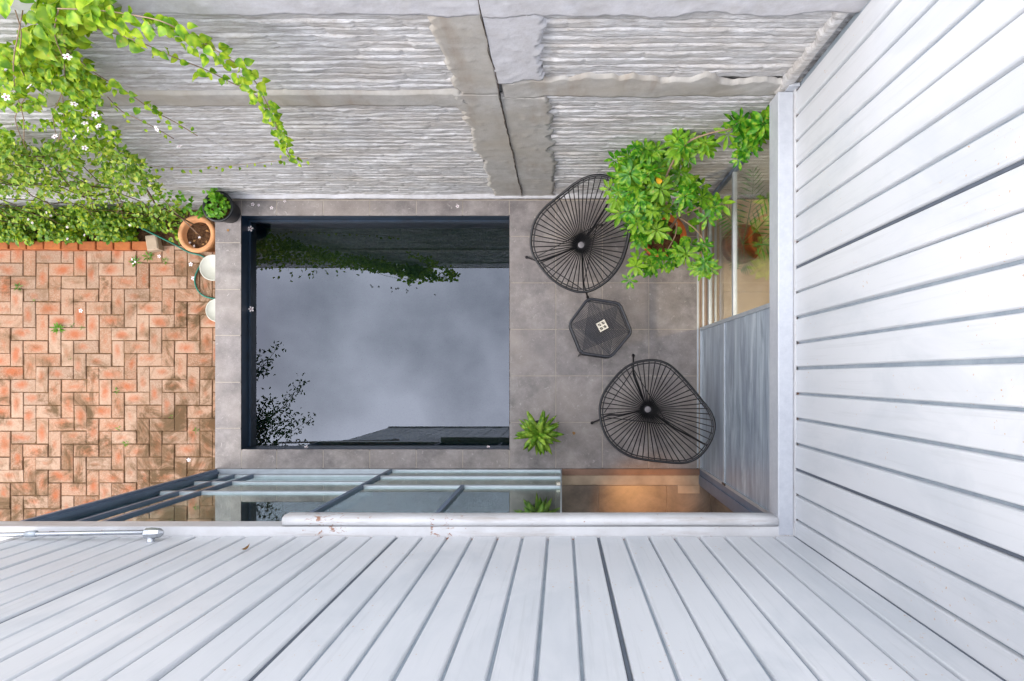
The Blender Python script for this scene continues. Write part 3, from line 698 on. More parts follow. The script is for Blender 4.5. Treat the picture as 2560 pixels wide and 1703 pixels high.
chair('black string lounge chair beside the frosted door and open doorway',
      z4([(637,470),(662,370),(720,280),(800,192),(880,142),(960,122),(1050,120),(1140,152),(1220,222),(1300,312),(1380,412),(1440,492),(1468,570),(1466,640),(1430,728),(1370,806),(1300,850),(1220,864),(1100,856),(980,842),(860,816),(760,757),(690,678),(650,580)]),
      z4([(985,475)])[0], (.86, .5),
      [z43([(578,575,.012),(625,555,.12),(700,518,.31),(800,515,.30),(955,482,.25)]),
       z43([(880,80,.012),(882,140,.12),(882,220,.31),(915,310,.30),(975,455,.25)]),
       z43([(1168,606,.012),(1160,598,.12),(1130,575,.30),(1070,530,.28),(1000,485,.25)])],
      [z43([(880,185,.26),(670,500,.27)]), z43([(690,535,.26),(1140,585,.26)]), z43([(886,190,.26),(1125,575,.26)])],
      z43([(1005,495,.26),(1080,545,.32),(1160,600,.42),(1280,665,.60),(1412,735,.845)]))
# ------------------------------------------------------------------ cord-topped table with its trivet
tb = W(1502, 820, .44); tb.z = 0
tt = thing('string_table', 'low hexagonal black string table between the two lounge chairs', 'table', tb)
hexp = z3([(515,988),(728,1022),(810,1218),(668,1388),(466,1358),(386,1160)])
hx = [W(x, y, .44)-tb for x, y in hexp]
def rounded(h, k=.12):
    o = []
    for i in range(6):
        a, b, c_ = h[i-1], h[i], h[(i+1) % 6]
        p, q = b.lerp(a, k), b.lerp(c_, k); o += [p, (p+q)*.25+b*.5, q]
    return o
rh = rounded(hx)
MB().tube(rh, .011, 8, True).build('rim', M['darkcord'], tt, True)
cen = sum(hx, Vector())/6
low = [cen+(p-cen)*.97+Vector((0,0,-.035)) for p in rh]
MB().tube(low, .006, 6, True).build('inner_hoop', M['darkcord'], tt, True)
um2 = MB().tube([(0,0,0),(0,0,1)], 1, 5).mesh('cord', M['darkcord'], True)
for e in range(3):
    a0, a1 = hx[e], hx[(e+1) % 6]; b1, b0_ = hx[(e+3) % 6], hx[(e+4) % 6]
    for k in range(21):
        s = .06+.88*k/20
        dz = Vector((0, 0, .002*e-.003))
        cord(tt, a0.lerp(a1, s)+dz, b0_.lerp(b1, s)+dz, .0032, 'cord', um2)
feet = []
for k, i in enumerate((0, 2, 4)):
    top = hx[i]*.93; ft = hx[i]*1.0+Vector((0,0,0)); top.z = .43
    ft = Vector((hx[i].x*1.06, hx[i].y*1.06, .01)); feet.append(ft)
    MB().tube([top, ft], .008, 8).build('leg', M['steel'], tt, True)
lowr = []
for i in range(6):
    lowr.append(Vector((hx[i].x*1.02, hx[i].y*1.02, .16)))
MB().tube(rounded(lowr), .0055, 6, True).build('lower_hoop', M['steel'], tt, True)
tv0 = W(1505.7, 814.7, .455)
tv = thing('trivet', 'small white square openwork trivet on the string table', 'trivet', tv0)
tv.rotation_euler = (0, 0, R(28))
for a in (-.036, 0, .036):
    MB().bevbox(-.043, .043, a-.007, a+.007, -.004, .010, .002).build('bar', M['whitepaint'], tv)
    for b in (-.018, .018):
        MB().bevbox(a-.007, a+.007, b-.0105, b+.0105, -.004, .0095, .002).build('crossbar', M['whitepaint'], tv)
for a in (-.018, .018):
    for b in (-.018, .018):
        MB().tube([(a-.010, b-.010, .004), (a+.010, b+.010, .004)], .0025, 5).build('lattice', M['whitepaint'], tv)

# ------------------------------------------------------------------ foliage tools
def heart_leaf(w=.42, fold=.10, droop=.12):     # unit leaf along +X, normal +Z
    st = [(0, .10, 0), (.10, .74, .02), (.30, 1.0, .03), (.58, .78, .0), (.82, .36, -.08), (1.0, 0.0, -.20)]
    v = []; f = []
    for x, k, z in st:
        z2 = z-droop*x*x
        v += [(x, -w*k, z2+fold*k), (x, 0, z2), (x, w*k, z2+fold*k)]
    for i in range(len(st)-1):
        a = i*3; f += [(a, a+3, a+4, a+1), (a+1, a+4, a+5, a+2)]
    return np.array(v), np.array(f)
def small_leaf(w=.3):
    v = np.array([(0,0,0),(.45,-w,.05),(.45,0,-.02),(.45,w,.05),(1,0,-.12)]); f = np.array([(0,1,2,2),(0,2,3,3),(1,4,2,2),(2,4,3,3)])
    return v, f
def basis(d, nrm):
    d = d/np.linalg.norm(d, axis=-1, keepdims=True); y = np.cross(nrm, d); y /= np.linalg.norm(y, axis=-1, keepdims=True)+1e-9
    z = np.cross(d, y); return np.stack([d, y, z], -1)
def leaf_cloud(name, tpl, pos, dr, nr, sz, mat, parent=None):
    tv_, tf_ = tpl; pos = np.asarray(pos, float); B = basis(np.asarray(dr, float), np.asarray(nr, float))
    v = np.einsum('nij,kj->nki', B, tv_)*np.asarray(sz)[:, None, None]+pos[:, None, :]
    n, k = len(pos), len(tv_); f = (tf_[None]+(np.arange(n)*k)[:, None, None])
    f = f.reshape(-1, tf_.shape[1])
    if tf_.shape == (4, 4): f = f[:, :3]
    return put(name, npmesh(name, v.reshape(-1, 3), f, mat, True), parent)
HL = heart_leaf(); SL = small_leaf()
def rn(a, b, n=None): return RNG.uniform(a, b, n)
def up_dirs(n, tilt=.6, out=(0, -.35, 1.)):
    nr = np.array(out)+RNG.normal(0, tilt, (n, 3)); nr[:, 2] = np.abs(nr[:, 2])+.15
    a = rn(0, 2*math.pi, n); d = np.stack([np.cos(a), np.sin(a)-.25, rn(-.7, .15, n)], -1)
    return d, nr
# ------------------------------------------------------------------ hanging vine on the boundary wall
vine = thing('hanging_vine', 'bright green vine with white flowers hanging over the rough boundary wall', 'vine', (0, 0, 0))
leaf_me = npmesh('leaf', HL[0], HL[1], M['vine'], True)
LP = []   # (pos, dir, normal, size)
stems = []
def strand(x0, zt, zb_, y0=1.60, spread=.05, step=.03, size=(.055, .08), curl=0., side=.05, dens=1):
    pts = []; L_ = zt-zb_; n = max(4, int(L_/.08)); ph = rn(0, 6)
    for i in range(n+1):
        s = i/n; z = zt-L_*s
        pts.append(Vector((x0+curl*s+side*math.sin(ph+s*4), y0-spread*math.sin(s*3)-.02*math.sin(ph*2+s*9), z)))
    stems.append(pts)
    m_ = int(L_/step)
    for i in range(m_):
        s = (i+.5)/m_*n; k = min(int(s), n-1); p = pts[k].lerp(pts[k+1], s-k)
        for q in range(dens):
            sg = 1 if (i+q) % 2 else -1
            d = np.array([sg*rn(.5, 1.), rn(-.9, .1), rn(-.7, .1)]); nr = np.array([rn(-.7,.7), rn(-1.0,.2), 1.0])
            sz = rn(*size)*(1-.30*(i/m_)); LP.append((np.array(p)+d*rn(.005,.035)+RNG.normal(0, .010, 3), d, nr, sz*rn(.75,1.1)))
# strands follow real hanging paths a little off the wall; yw = distance of the path from the camera plane
def on_wall(zx, zy, yw):
    px, py = zx/2.306, zy/2.306; return W(px, py, H-yw*F/(NY-py))
def pstrand(pp, yw, step, size, jit=.012, out=.035):
    ps = catmull([on_wall(x, y, yw+rn(-.03,.03)) for x, y in pp], 5, False); stems.append(ps)
    ln = [0]
    for i in range(len(ps)-1): ln.append(ln[-1]+(ps[i+1]-ps[i]).length)
    m_ = int(ln[-1]/step)
    for i in range(m_):
        s_ = ln[-1]*(i+rn(.2,.8))/m_; k = max(j for j in range(len(ps)-1) if ln[j] <= s_); p = ps[k].lerp(ps[k+1], (s_-ln[k])/max(1e-6, ln[k+1]-ln[k]))
        sg = 1 if i % 2 else -1
        d = np.array([sg*rn(.3, 1.), rn(-1., .3), rn(-.8, .1)]); nr = np.array([rn(-.8,.8), rn(-1.1,.2), 1.0])
        LP.append((np.array(p)+d*rn(.004, out)+RNG.normal(0, jit, 3), d, nr, rn(*size)*(1-.35*i/m_)))
up = [(330,50),(560,60),(750,85),(920,120),(1050,180),(1170,245),(1290,320),(1390,390),(1470,470),(1525,570),(1580,690),(1630,820),(1690,935)]
pstrand(up, 1.55, .026, (.044, .072)); pstrand(up[:9], 1.58, .03, (.044, .078), .022, .06); pstrand(up[:7], 1.56, .034, (.048, .078), .022, .06)
pstrand([(480,150),(640,190),(800,240),(1000,330),(1180,400),(1340,480),(1460,540),(1570,690),(1630,830)], 1.60, .040, (.045, .075))
pstrand([(330,250),(400,300),(560,430),(700,510),(800,580),(900,650),(1000,700),(1140,785)], 1.58, .040, (.040, .062))
pstrand([(620,560),(700,640),(800,690),(900,740),(1000,800)], 1.62, .06, (.028, .042))
def blob(x, y, rx, ry, n, size, ya=1.55, yb=1.69):
    for i in range(n):
        r_ = math.sqrt(rn(0, 1)); q = rn(0, 6.283); d, nr = up_dirs(1, .55, (0, -.5, 1))
        LP.append((np.array(on_wall(x+rx*r_*math.cos(q), y+ry*r_*math.sin(q), rn(ya, yb))), d[0], nr[0], rn(*size)))
blob(430, 70, 230, 80, 88, (.05, .085)); blob(300, 190, 190, 110, 108, (.045, .08)); blob(150, 330, 190, 90, 115, (.04, .07)); blob(330, 400, 170, 110, 122, (.04, .062))
blob(90, 520, 190, 110, 148, (.032, .055)); blob(470, 520, 120, 110, 122, (.032, .052)); blob(440, 660, 140, 90, 148, (.028, .045)); blob(520, 790, 170, 80, 148, (.028, .045)); blob(10, 790, 70, 60, 68, (.03,.05))
blob(200, 720, 130, 22, 40, (.022, .036))
for i in range(4):
    x = rn(0, 520); stems.append(catmull([on_wall(x+rn(-40,40), y, rn(1.5, 1.64)) for y in (60, 200, 360, 520, 680, 860)], 3, False))
# along the coping, seen mirrored in the pool
for i in range(70):
    p = np.array([rn(-3.2, -1.85), rn(1.70, 1.85), 3.79+rn(0, .06)]); d, nr = up_dirs(1, .4); LP.append((p, d[0], nr[0], rn(.05, .085)))
for i in range(60):
    p = np.array([rn(-2.6, -2.15), rn(1.50, 1.7), 3.80+rn(0, .10)]); d, nr = up_dirs(1, .4); LP.append((p, d[0], nr[0], rn(.05, .08)))
def inframe(p):
    k = F/(H-p[2]); x = NX+p[0]*k; y = NY-p[1]*k; return (0 < x < 2560 and 0 < y < 1703), k
sc_ = [(inframe(l[0])[0]*l[3]*inframe(l[0])[1], i) for i, l in enumerate(LP)]; sc_.sort(reverse=True)
top = set(i for s, i in sc_[:300] if s > 0)
for i in top:
    p, d, nr, sz = LP[i]; B = basis(d[None], nr[None])[0]
    m4 = Matrix.Identity(4)
    for a in range(3):
        for b in range(3): m4[a][b] = B[a][b]*sz
        m4[a][3] = p[a]
    put('leaf', leaf_me, vine, mat4=m4)
rest = [LP[i] for i in range(len(LP)) if i not in top]
o = leaf_cloud('foliage', HL, [l[0] for l in rest], [l[1] for l in rest], [l[2] for l in rest], [l[3] for l in rest], M['vine'], vine); tag(o, kind='stuff')
stm = MB()
for s in stems: stm.tube(s, .0028, 5)
tag(stm.build('stems', M['bark'], vine, True), kind='stuff')
# flowers
def flower_meshes():
    v = [(0,0,.002)]; f = []
    for k in range(5):
        a = 2*math.pi*k/5
        for da, r, z in ((-.50, .62, .10), (-.30, 1.0, .02), (0, 1.08, -.02), (.30, 1.0, .02), (.50, .62, .10)):
            v.append((r*math.cos(a+da), r*math.sin(a+da), z*.5))
        b = 1+k*5; f.append((0, b, b+1, b+2)); f.append((0, b+2, b+3, b+4))
    pm = MB().add(v, f).mesh('petals', M['petal'])
    cm = MB().lathe([(.26, .03), (.20, .07), (.0, .09)], 10).mesh('flower_eye', M['petalc'])
    return pm, cm
PM, CM = flower_meshes()
def flower_at(parent, p, r, rot, name='flower'):
    o = put(name, PM, parent); o.location = p; o.rotation_euler = rot; o.scale = (r, r, r)
    put('flower_eye', CM, o)
    return o
for (px, py, z) in ((168,142,3.10),(73,216,2.9),(15,243,2.85),(185,260,2.65),(238,287,2.5),(212,308,2.45),(246,315,2.45),(220,324,2.4),(186,343,2.35),(391,322,2.3),(448,366,2.1),(137,341,2.3),(212,370,2.1)):
    p = W(px, py, z)
    p = W(px, py, H-1.30*F/(NY-py))
    flower_at(vine, p, .016, (R(rn(20, 50)), R(rn(-25, 25)), rn(0, 6)))
# thin creeping stem low across the wall
cr = thing('creeping_stem', 'thin creeping stem with tiny leaves running along the wall above the pool', 'vine', W(560, 418, 1.0))
cb = cr.location
pts = [W(x, y, H-1.70*F/(NY-y))-cb for x, y in ((375,415),(430,420),(500,418),(560,416),(620,410),(680,404),(730,396),(770,396))]
MB().tube(pts, .002, 5).build('stem', M['bark'], cr)
leafs = MB()
for i in range(22):
    s = i/21*(len(pts)-1); k = min(int(s), len(pts)-2); p = pts[k].lerp(pts[k+1], s-k)
    d, nr = up_dirs(1, .3); B = basis(d, nr)[0]; sz = rn(.025, .042); m4 = Matrix.Identity(4)
    for a in range(3):
        for b in range(3): m4[a][b] = B[a][b]*sz
        m4[a][3] = p[a]-(.02 if a == 1 else 0)
    put('leaf', leaf_me, cr, mat4=m4)

# dense climber on the lower wall at left
climb = thing('wall_climber', 'dense green climber with small leaves covering the left end of the boundary wall', 'climber', (-4.4, 1.6, ZB))
N = 7600; zx = rn(-500, 1040, N); zy = rn(790, 1330, N); Yw = 1.68-np.abs(RNG.normal(0, .10, N))
bound = np.interp(zy, [790, 900, 1050, 1180, 1330], [560, 760, 900, 1010, 1000])+RNG.normal(0, 22, N)
den = fbm(zx/170+9, zy/110, 77, 3)
keep = (zx < bound) & (zy > 800+50*fbm(zx/90, zx*0, 5, 2)) & (den+.16*RNG.normal(size=N) > np.interp(zy, [800, 1080, 1140, 1210, 1330], [.30, .34, .52, .60, .40]))
zx, zy, Yw = zx[keep], zy[keep], Yw[keep]; hz_ = Yw*F/(NY-zy/2.306)
Z = H-hz_; ok = Z > ZB+.03; X = ((zx/2.306-NX)*hz_/F)[ok]; Y = Yw[ok]; Z = Z[ok]; n = len(X)
d, nr = up_dirs(n, .7, (0, -.5, 1)); base = np.array(climb.location)
o = leaf_cloud('foliage', SL, np.stack([X, Y, Z], -1)-base, d, nr, rn(.032, .066, n), M['creeper'], climb); tag(o, kind='stuff')
st = MB()
for i in range(14):
    x = rn(-6.5, -3.7); pts = [Vector((x, 1.62, ZB))]
    for k in range(1, 9): pts.append(Vector((x+rn(-.16,.16)*k*.35, 1.66-rn(0,.16), ZB+k*.28)))
    if max(p.x for p in pts) < -3.1: st.tube([p-climb.location for p in pts], .004, 5)
st.tube([Vector(p)-climb.location for p in ((-3.55,1.55,ZB),(-3.62,1.5,-.1),(-3.7,1.58,.4),(-3.5,1.62,.9))], .008, 6)
tag(st.build('stems', M['darkbark'], climb, True), kind='stuff')
# planting bed and brick edging
yE = 1.315
bed = MB().box(-9, -3.95, yE+.05, 1.72, ZB-.04, ZB+.02).build('planting_bed', M['soil']); tag(bed, kind='structure')
edg = thing('brick_edging', 'row of orange edging bricks along the planting bed', 'edging', (-5, yE, ZB))
em_ = MB().bevbox(.004, .172, 0, .086, -.03, .085, .006).mesh('brick', M['edging'])
for k in range(16):
    o = put('brick', em_, edg, (-4.25+5-(k+1)*.180, rn(-.004, .004), rn(-.006, .004))); o.rotation_euler = (0, 0, rn(-.03, .03))
o = MB().bevbox(0, .12, 0, .16, -.03, .10, .012).build('end_stone', M['stone'], edg, loc=(.74, -.02, 0)); o.rotation_euler = (0, 0, .15)
shr = thing('bed_plants', 'low leafy ground cover filling the planting bed behind the brick edging', 'plants', (-5, 1.5, ZB), kind='stuff')
N = 5600; X = rn(-7.2, -3.75, N); Y = rn(1.385, 1.70, N); Z = ZB+.03+rn(0, 1, N)*(.30+.16*fbm(X*3, Y*3, 5, 2))
den = fbm(X*3.5, Y*3.5, 99, 3); kp = (den > .24) & ((X < -4.2) | (rn(0, 1, N) < .25)) ; X, Y, Z = X[kp], Y[kp], Z[kp]; n = len(X)
d, nr = up_dirs(n, .3, (0, -.2, 1))
o = leaf_cloud('foliage', heart_leaf(.36), np.stack([X, Y, Z], -1)-np.array(shr.location), d, nr, rn(.035, .07, n), M['bedleaf'], shr); tag(o, kind='stuff')
for i in range(9):
    x, y = rn(-5.8, -3.9), rn(1.32, 1.6); flower_at(shr, Vector((x, y, ZB+.40+rn(0,.1)))-shr.location, .012, (rn(-.4,.4), rn(-.4,.4), 0))
# ------------------------------------------------------------------ pots
def pot_lathe(r0, r1, h, lip, th=.018):
    return [(0, 0), (r0, 0), (r1, h-lip), (r1+.014, h-lip+.004), (r1+.018, h-.008), (r1+.012, h), (r1-th+.008, h), (r1-th, h-.012), (r1-th-.008, h*.72), (0, h*.72)]
pc = W(490, 585, -.16)
pt = thing('terracotta_pot', 'large terracotta pot of bare soil and a thin stem by the deck corner', 'plant pot', (pc.x, pc.y, ZB))
MB().lathe(pot_lathe(.12, .165, .34, .05, .026), 40).build('pot', M['terra'], pt, True)
MB().lathe([(.136, .262), (.10, .268), (.05, .27), (0, .268)], 24).build('soil', M['soil'], pt)
MB().tube([(.02,-.02,.26),(-.02,.06,.42),(-.06,.16,.62),(-.13,.28,.72)], [.007,.006,.005,.003], 6).build('stem', M['bark'], pt, True)
n = 85; c0 = np.array([.0, .30, .62]); pos = c0+RNG.normal(0, 1, (n, 3))*np.array([.055,.062,.08]); pos[60:] = np.array([.14,.17,.55])+RNG.normal(0, 1, (n-60, 3))*np.array([.035,.03,.05])
d, nr = up_dirs(n, .35)
tag(leaf_cloud('foliage', heart_leaf(.36), pos, d, nr, rn(.035, .055, n), M['mint'], pt), kind='stuff')
for i in range(10):
    a = rn(0, 6.28); o = put('dry_leaf', npmesh('dry_leaf', SL[0]*.035, SL[1][:, :3], M['dry'] if i % 3 else M['petal']), pt, (rn(-.09,.09), rn(-.1,.06), .276)); o.rotation_euler = (rn(-.3,.3), 0, a)
pc = W(545, 517, .24)
pk = thing('black_pot', 'black plastic pot of fresh green herbs on the deck corner by the wall', 'plant pot', (pc.x, pc.y, 0))
MB().lathe(pot_lathe(.10, .128, .25, .03, .012), 36).build('pot', M['blackpot'], pk, True)
MB().lathe([(.112, .19), (.05, .2), (0, .2)], 24).build('soil', M['soil'], pk)
n = 120; a = rn(0, 6.28, n); rr = np.sqrt(rn(0, 1, n))*.10; pos = np.stack([rr*np.cos(a)+.012, rr*np.sin(a)+.0, .22+rn(0, .13, n)], -1); pos[100:] = np.array([-.0,.12,.34])+RNG.normal(0, .03, (20, 3))
d, nr = up_dirs(n, .3, (0, 0, 1))
tag(leaf_cloud('foliage', heart_leaf(.42), pos, d, nr, rn(.032, .052, n), M['mint'], pk), kind='stuff')
# ------------------------------------------------------------------ white buckets and hose
def bucket(label, x, y, r, h):
    t = thing('bucket', label, 'bucket', (x, y, ZB), 'white buckets against the deck')
    MB().lathe([(0, 0), (r*.86, 0), (r*.97, h-.02), (r*.95, h-.012)], 36).build('bucket_body', M['bucket'], t, True)
    MB().lathe([(r*.972, h-.034), (r, h-.03), (r, h-.004), (r*.985, h), (r*.93, h), (r*.90, h-.008), (0, h-.007)], 36).build('lid', M['bucket'], t, True)
bucket('white lidded bucket nearest the terracotta pot, half under the deck edge', -3.525, 1.105, .132, .22)
bucket('white lidded bucket half under the deck edge below the green hose', -3.478, .675, .118, .22)
hs = thing('garden_hose', 'green garden hose curling on the bricks beside the white buckets', 'hose', (-3.6, .9, ZB))
pts = [W(x, y, ZB+.012)-hs.location for x, y in ((330,548),(380,580),(440,612),(470,630),(505,640),(520,655),(503,662),(490,685),(487,705),(494,725),(508,739),(530,746),(560,748))]
pts[0].z += .25; pts[1].z += .16; pts[2].z += .05
MB().tube(catmull(pts, 6, False), .0085, 8).build('hose_tube', M['hose'], hs, True)
# ------------------------------------------------------------------ umbrella plant in terracotta pot
pc = W(1659, 592, .33)
um = thing('umbrella_plant', 'tall umbrella plant with glossy leaf whorls in a terracotta pot by the wall', 'plant', (pc.x, pc.y, 0)); ub = um.location
MB().lathe(pot_lathe(.15, .19, .36, .06, .024), 40).build('pot', M['terraR'], um, True)
MB().lathe([(.165, .29), (.08, .3), (0, .3)], 24).build('soil', M['soil'], um)
def whorl_mesh(n, seed):
    rs = random.Random(seed); mb = MB()
    for k in range(n):
        a = 2*math.pi*k/n+rs.uniform(-.15, .15); dz = rs.uniform(-.45, -.05); L_ = rs.uniform(.8, 1.05); w_ = rs.uniform(.14, .18)
        ca, sa = math.cos(a), math.sin(a); v = []
        for x, kk in ((.10, .12), (.35, .7), (.6, 1.0), (.82, .7), (1.0, 0)):
            z = dz*x*x*.9+.12*x
            for s_ in (-1, 0, 1):
                yy = s_*w_*kk; v.append((ca*x*L_-sa*yy, sa*x*L_+ca*yy, z+(.05*kk if s_ else 0)))
        f = []
        for i in range(4):
            b = i*3; f += [(b, b+3, b+4, b+1), (b+1, b+4, b+5, b+2)]
        mb.add(v, f)
    mb.tube([(0,0,.02), (0,0,-.5)], .02, 5)
    return mb.mesh('leaf_whorl', M['scheff'], True)
WH = [whorl_mesh(n_, i) for i, n_ in enumerate((7, 8, 8, 9, 7, 8))]
def whorls(px, py, z, sx, sy, sz, n, r=(.07, .125)):
    c0 = W(px, py, z)
    for i in range(n):
        p = c0+Vector((RNG.normal(0, sx), RNG.normal(0, sy), RNG.normal(0, sz)))
        p.y = min(p.y, 1.66); p.x = min(p.x, 1.29)
        rr = rn(*r); o = put('leaf_whorl', WH[int(rn(0, 6))], um)
        o.location = p-ub; o.scale = (rr, rr, rr)
        out = (p-c0); o.rotation_euler = (rn(-.35, .35)-out.y*1.2, rn(-.35, .35)+out.x*1.2, rn(0, 6.28))
whorls(1578, 432, 1.45, .075, .06, .08, 19); whorls(1640, 400, 1.55, .10, .07, .09, 16); whorls(1600, 480, 1.30, .10, .08, .10, 16)
whorls(1690, 450, 1.35, .09, .07, .10, 12); whorls(1590, 545, 1.05, .09, .06, .10, 9); whorls(1552, 485, 1.1, .04, .07, .1, 6); whorls(1650, 520, 1.0, .09, .07, .1, 7)
whorls(1590, 590, .75, .04, .05, .06, 4); whorls(1630, 575, .8, .05, .04, .06, 5); whorls(1890, 300, 2.10, .07, .06, .07, 14); whorls(1860, 345, 1.95, .07, .05, .07, 6); whorls(1740, 365, 1.85, .06, .04, .07, 6); whorls(1700, 352, 1.8, .05, .04, .06, 5)
whorls(1770, 495, 1.20, .06, .06, .07, 8); whorls(1640, 660, .85, .09, .055, .08, 12); whorls(1700, 630, .9, .06, .05, .08, 6); whorls(1765, 650, .95, .05, .06, .07, 8)
def br(pp, r0, r1):
    ps = catmull([W(x, y, z)-ub for x, y, z in pp], 4, False); n = len(ps)
    MB().tube(ps, [r0+(r1-r0)*i/(n-1) for i in range(n)], 7).build('branch', M['bark'], um, True)
br([(1664,597,.30),(1675,572,.55),(1690,546,.80),(1672,520,1.0),(1656,490,1.2),(1640,430,1.45)], .014, .007)
br([(1690,546,.80),(1712,534,.95),(1740,523,1.1),(1768,508,1.2)], .009, .005)
br([(1700,545,.80),(1722,560,.85),(1745,580,.9),(1763,607,.95)], .008, .004)
br([(1692,555,.75),(1690,580,.75),(1683,600,.75),(1660,640,.8)], .008, .004)
br([(1656,490,1.2),(1670,430,1.5),(1715,360,1.85),(1780,332,2.0),(1850,318,2.05),(1890,300,2.1)], .009, .004)
br([(1664,500,1.1),(1600,480,1.25),(1560,440,1.4)], .008, .004)
for i, (px, py, z) in enumerate(((1722,565,.62),(1735,580,.6),(1705,575,.62),(1712,590,.6),(1728,552,.64))):
    o = put('leaf', npmesh('leaf', HL[0]*.085, HL[1], M['mint'], True), um, W(px, py, z)-ub); o.rotation_euler = (0, 0, i*1.3+.8)
o = put('yellow_leaf', npmesh('yellow_leaf', HL[0]*.06, HL[1], M['yellow'], True), um, W(1650, 460, 1.58)-ub); o.rotation_euler = (.3, 0, 2)
# ------------------------------------------------------------------ aloe
ac = W(1345, 1085, .42)
al = thing('aloe_plant', 'spiky green aloe rosette at the pool corner beside the glass door', 'plant', (ac.x, ac.y, 0))
MB().lathe(pot_lathe(.07, .09, .17, .03, .012), 28).build('pot', M['blackpot'], al, True)
MB().lathe([(.078, .13), (.04, .135), (0, .135)], 20).build('soil', M['soil'], al)
MB().tube([(0,0,.12),(.005,0,.25),(0,0,.40)], .022, 8).build('stem', M['bark'], al, True)
def aloe_leaf(L_, w_, lift, curve):
    v = []; f = []; n = 7
    for i in range(n+1):
        s = i/n; x = L_*s; z = lift*s*L_-curve*L_*s*s; ww = w_*(1-s)**.75*(1+.5*s)*(.75+.25*min(1, s*5)); th = .012*(1-s)+.001
        v += [(x, -ww, z+.35*ww), (x, 0, z), (x, ww, z+.35*ww), (x, 0, z-th)]
    for i in range(n):
        for k in range(4): f.append((i*4+k, i*4+(k+1) % 4, i*4+4+(k+1) % 4, i*4+4+k))
    return MB().add(v, f).mesh('leaf', M['aloe'], True)
k = 0
for tier, (n, z, L_, w_, lift, cv_) in enumerate(((6, .45, .13, .034, 1.1, .3), (7, .43, .19, .044, .6, .4), (9, .40, .225, .040, .25, .35), (10, .35, .235, .028, .05, .4), (9, .29, .21, .022, -.05, .4))):
    for i in range(n):
        o = put('leaf', aloe_leaf(L_*rn(.85, 1.1), w_*rn(.85, 1.1), lift*rn(.8, 1.2), cv_), al, (0, 0, z+rn(-.015, .015)))
        o.rotation_euler = (rn(-.15, .15), 0, 2*math.pi*(i+.4*tier)/n+rn(-.15, .15)); k += 1
# ------------------------------------------------------------------ indoor palm behind the clear door
ic = Vector((1.68, 1.24, 0))
pa = thing('potted_palm', 'indoor palm in a brown basket seen through the clear side door', 'plant', ic)
MB().lathe([(0,0),(.13,0),(.17,.12),(.18,.26),(.172,.30),(.155,.30),(.15,.24),(0,.22)], 30).build('basket', M['basket'], pa, True)
def frond(az, L_, lift, curve):
    mb = MB(); pts = []; n = 15
    for i in range(n+1):
        s = i/n; r = L_*s*.5; z = .25+lift*s*L_-curve*L_*s*s*s; pts.append(Vector((r*math.cos(az), r*math.sin(az), z)))
    mb.tube(pts, [.005*(1-i/n)+.0015 for i in range(n+1)], 5)
    for i in range(4, n+1):
        t_ = (pts[i]-pts[i-1]).normalized(); sd2 = t_.cross(Vector((0,0,1))).normalized(); s = i/n
        ll = .19*math.sin(math.pi*(.18+.75*s))+.03
        for sg in (-1, 1):
            for hf in (0,):
                b = pts[i-1].lerp(pts[i], hf); e = b+(sd2*sg*.75+t_*.75).normalized()*ll+Vector((0,0,-.05*ll/.2)); md = b.lerp(e, .45)+Vector((0,0,.01)); wv = t_*.011
                mb.add([b, md-wv, e, md+wv], [(0,1,2,3)])
    mb.build('frond', M['palm'], pa)
for az, L_, lf, cv_ in ((1.85, .95, 1.15, .3), (2.7, .8, 1.1, .35), (.9, .9, .9, .4), (-.4, .9, .9, .4), (-1.9, .6, .9, .5)): frond(az, L_, lf, cv_)
# ------------------------------------------------------------------ tree standing beyond the patio (mirrored in the pool)
tx = Vector((-6.3, -1.9, ZB))
te = thing('tree', 'fine leaved tree mirrored in the pool corner', 'tree', tx)
MB().tube([(0,0,0),(.05,.05,1.5),(.2,.2,3.0),(.5,.4,4.2),(.9,.6,5.2)], [.11,.10,.085,.06,.03], 10).build('trunk', M['darkbark'], te, True)
tips = []; bmb = MB()
for i in range(40):
    a = Vector((.1+.8*(i/40)**2, .1+.5*i/40, 2.9+2.6*i/40)); tg = Vector((RNG.normal(-5.15, .32), RNG.normal(-.85, .36), RNG.normal(4.5, .35)))-tx
    if i < 4: tg = Vector(((-4.55, -.62, 4.6), (-4.35, -1.05, 4.4), (-4.95, .25, 4.5), (-4.9, .5, 4.7))[i])-tx
    p = [a]
    for k in range(1, 7): p.append(a.lerp(tg, k/6)+Vector((RNG.normal(0,.05), RNG.normal(0,.05), RNG.normal(0,.05)+.25*math.sin(k/6*3.14))))
    bmb.tube(p, [.022,.018,.014,.010,.007,.005,.003], 5); tips += p[3:]+[p[5].lerp(p[6], .5)]
tag(bmb.build('branches', M['darkbark'], te, True), kind='stuff')
P = []
for t_ in tips:
    for k in range(16): P.append(np.array(t_)+RNG.normal(0, .075, 3))
d, nr = up_dirs(len(P), .6, (0,0,1))
tag(leaf_cloud('crown', small_leaf(.22), P, d, nr, rn(.05, .09, len(P)), M['treeleaf'], te), kind='stuff')
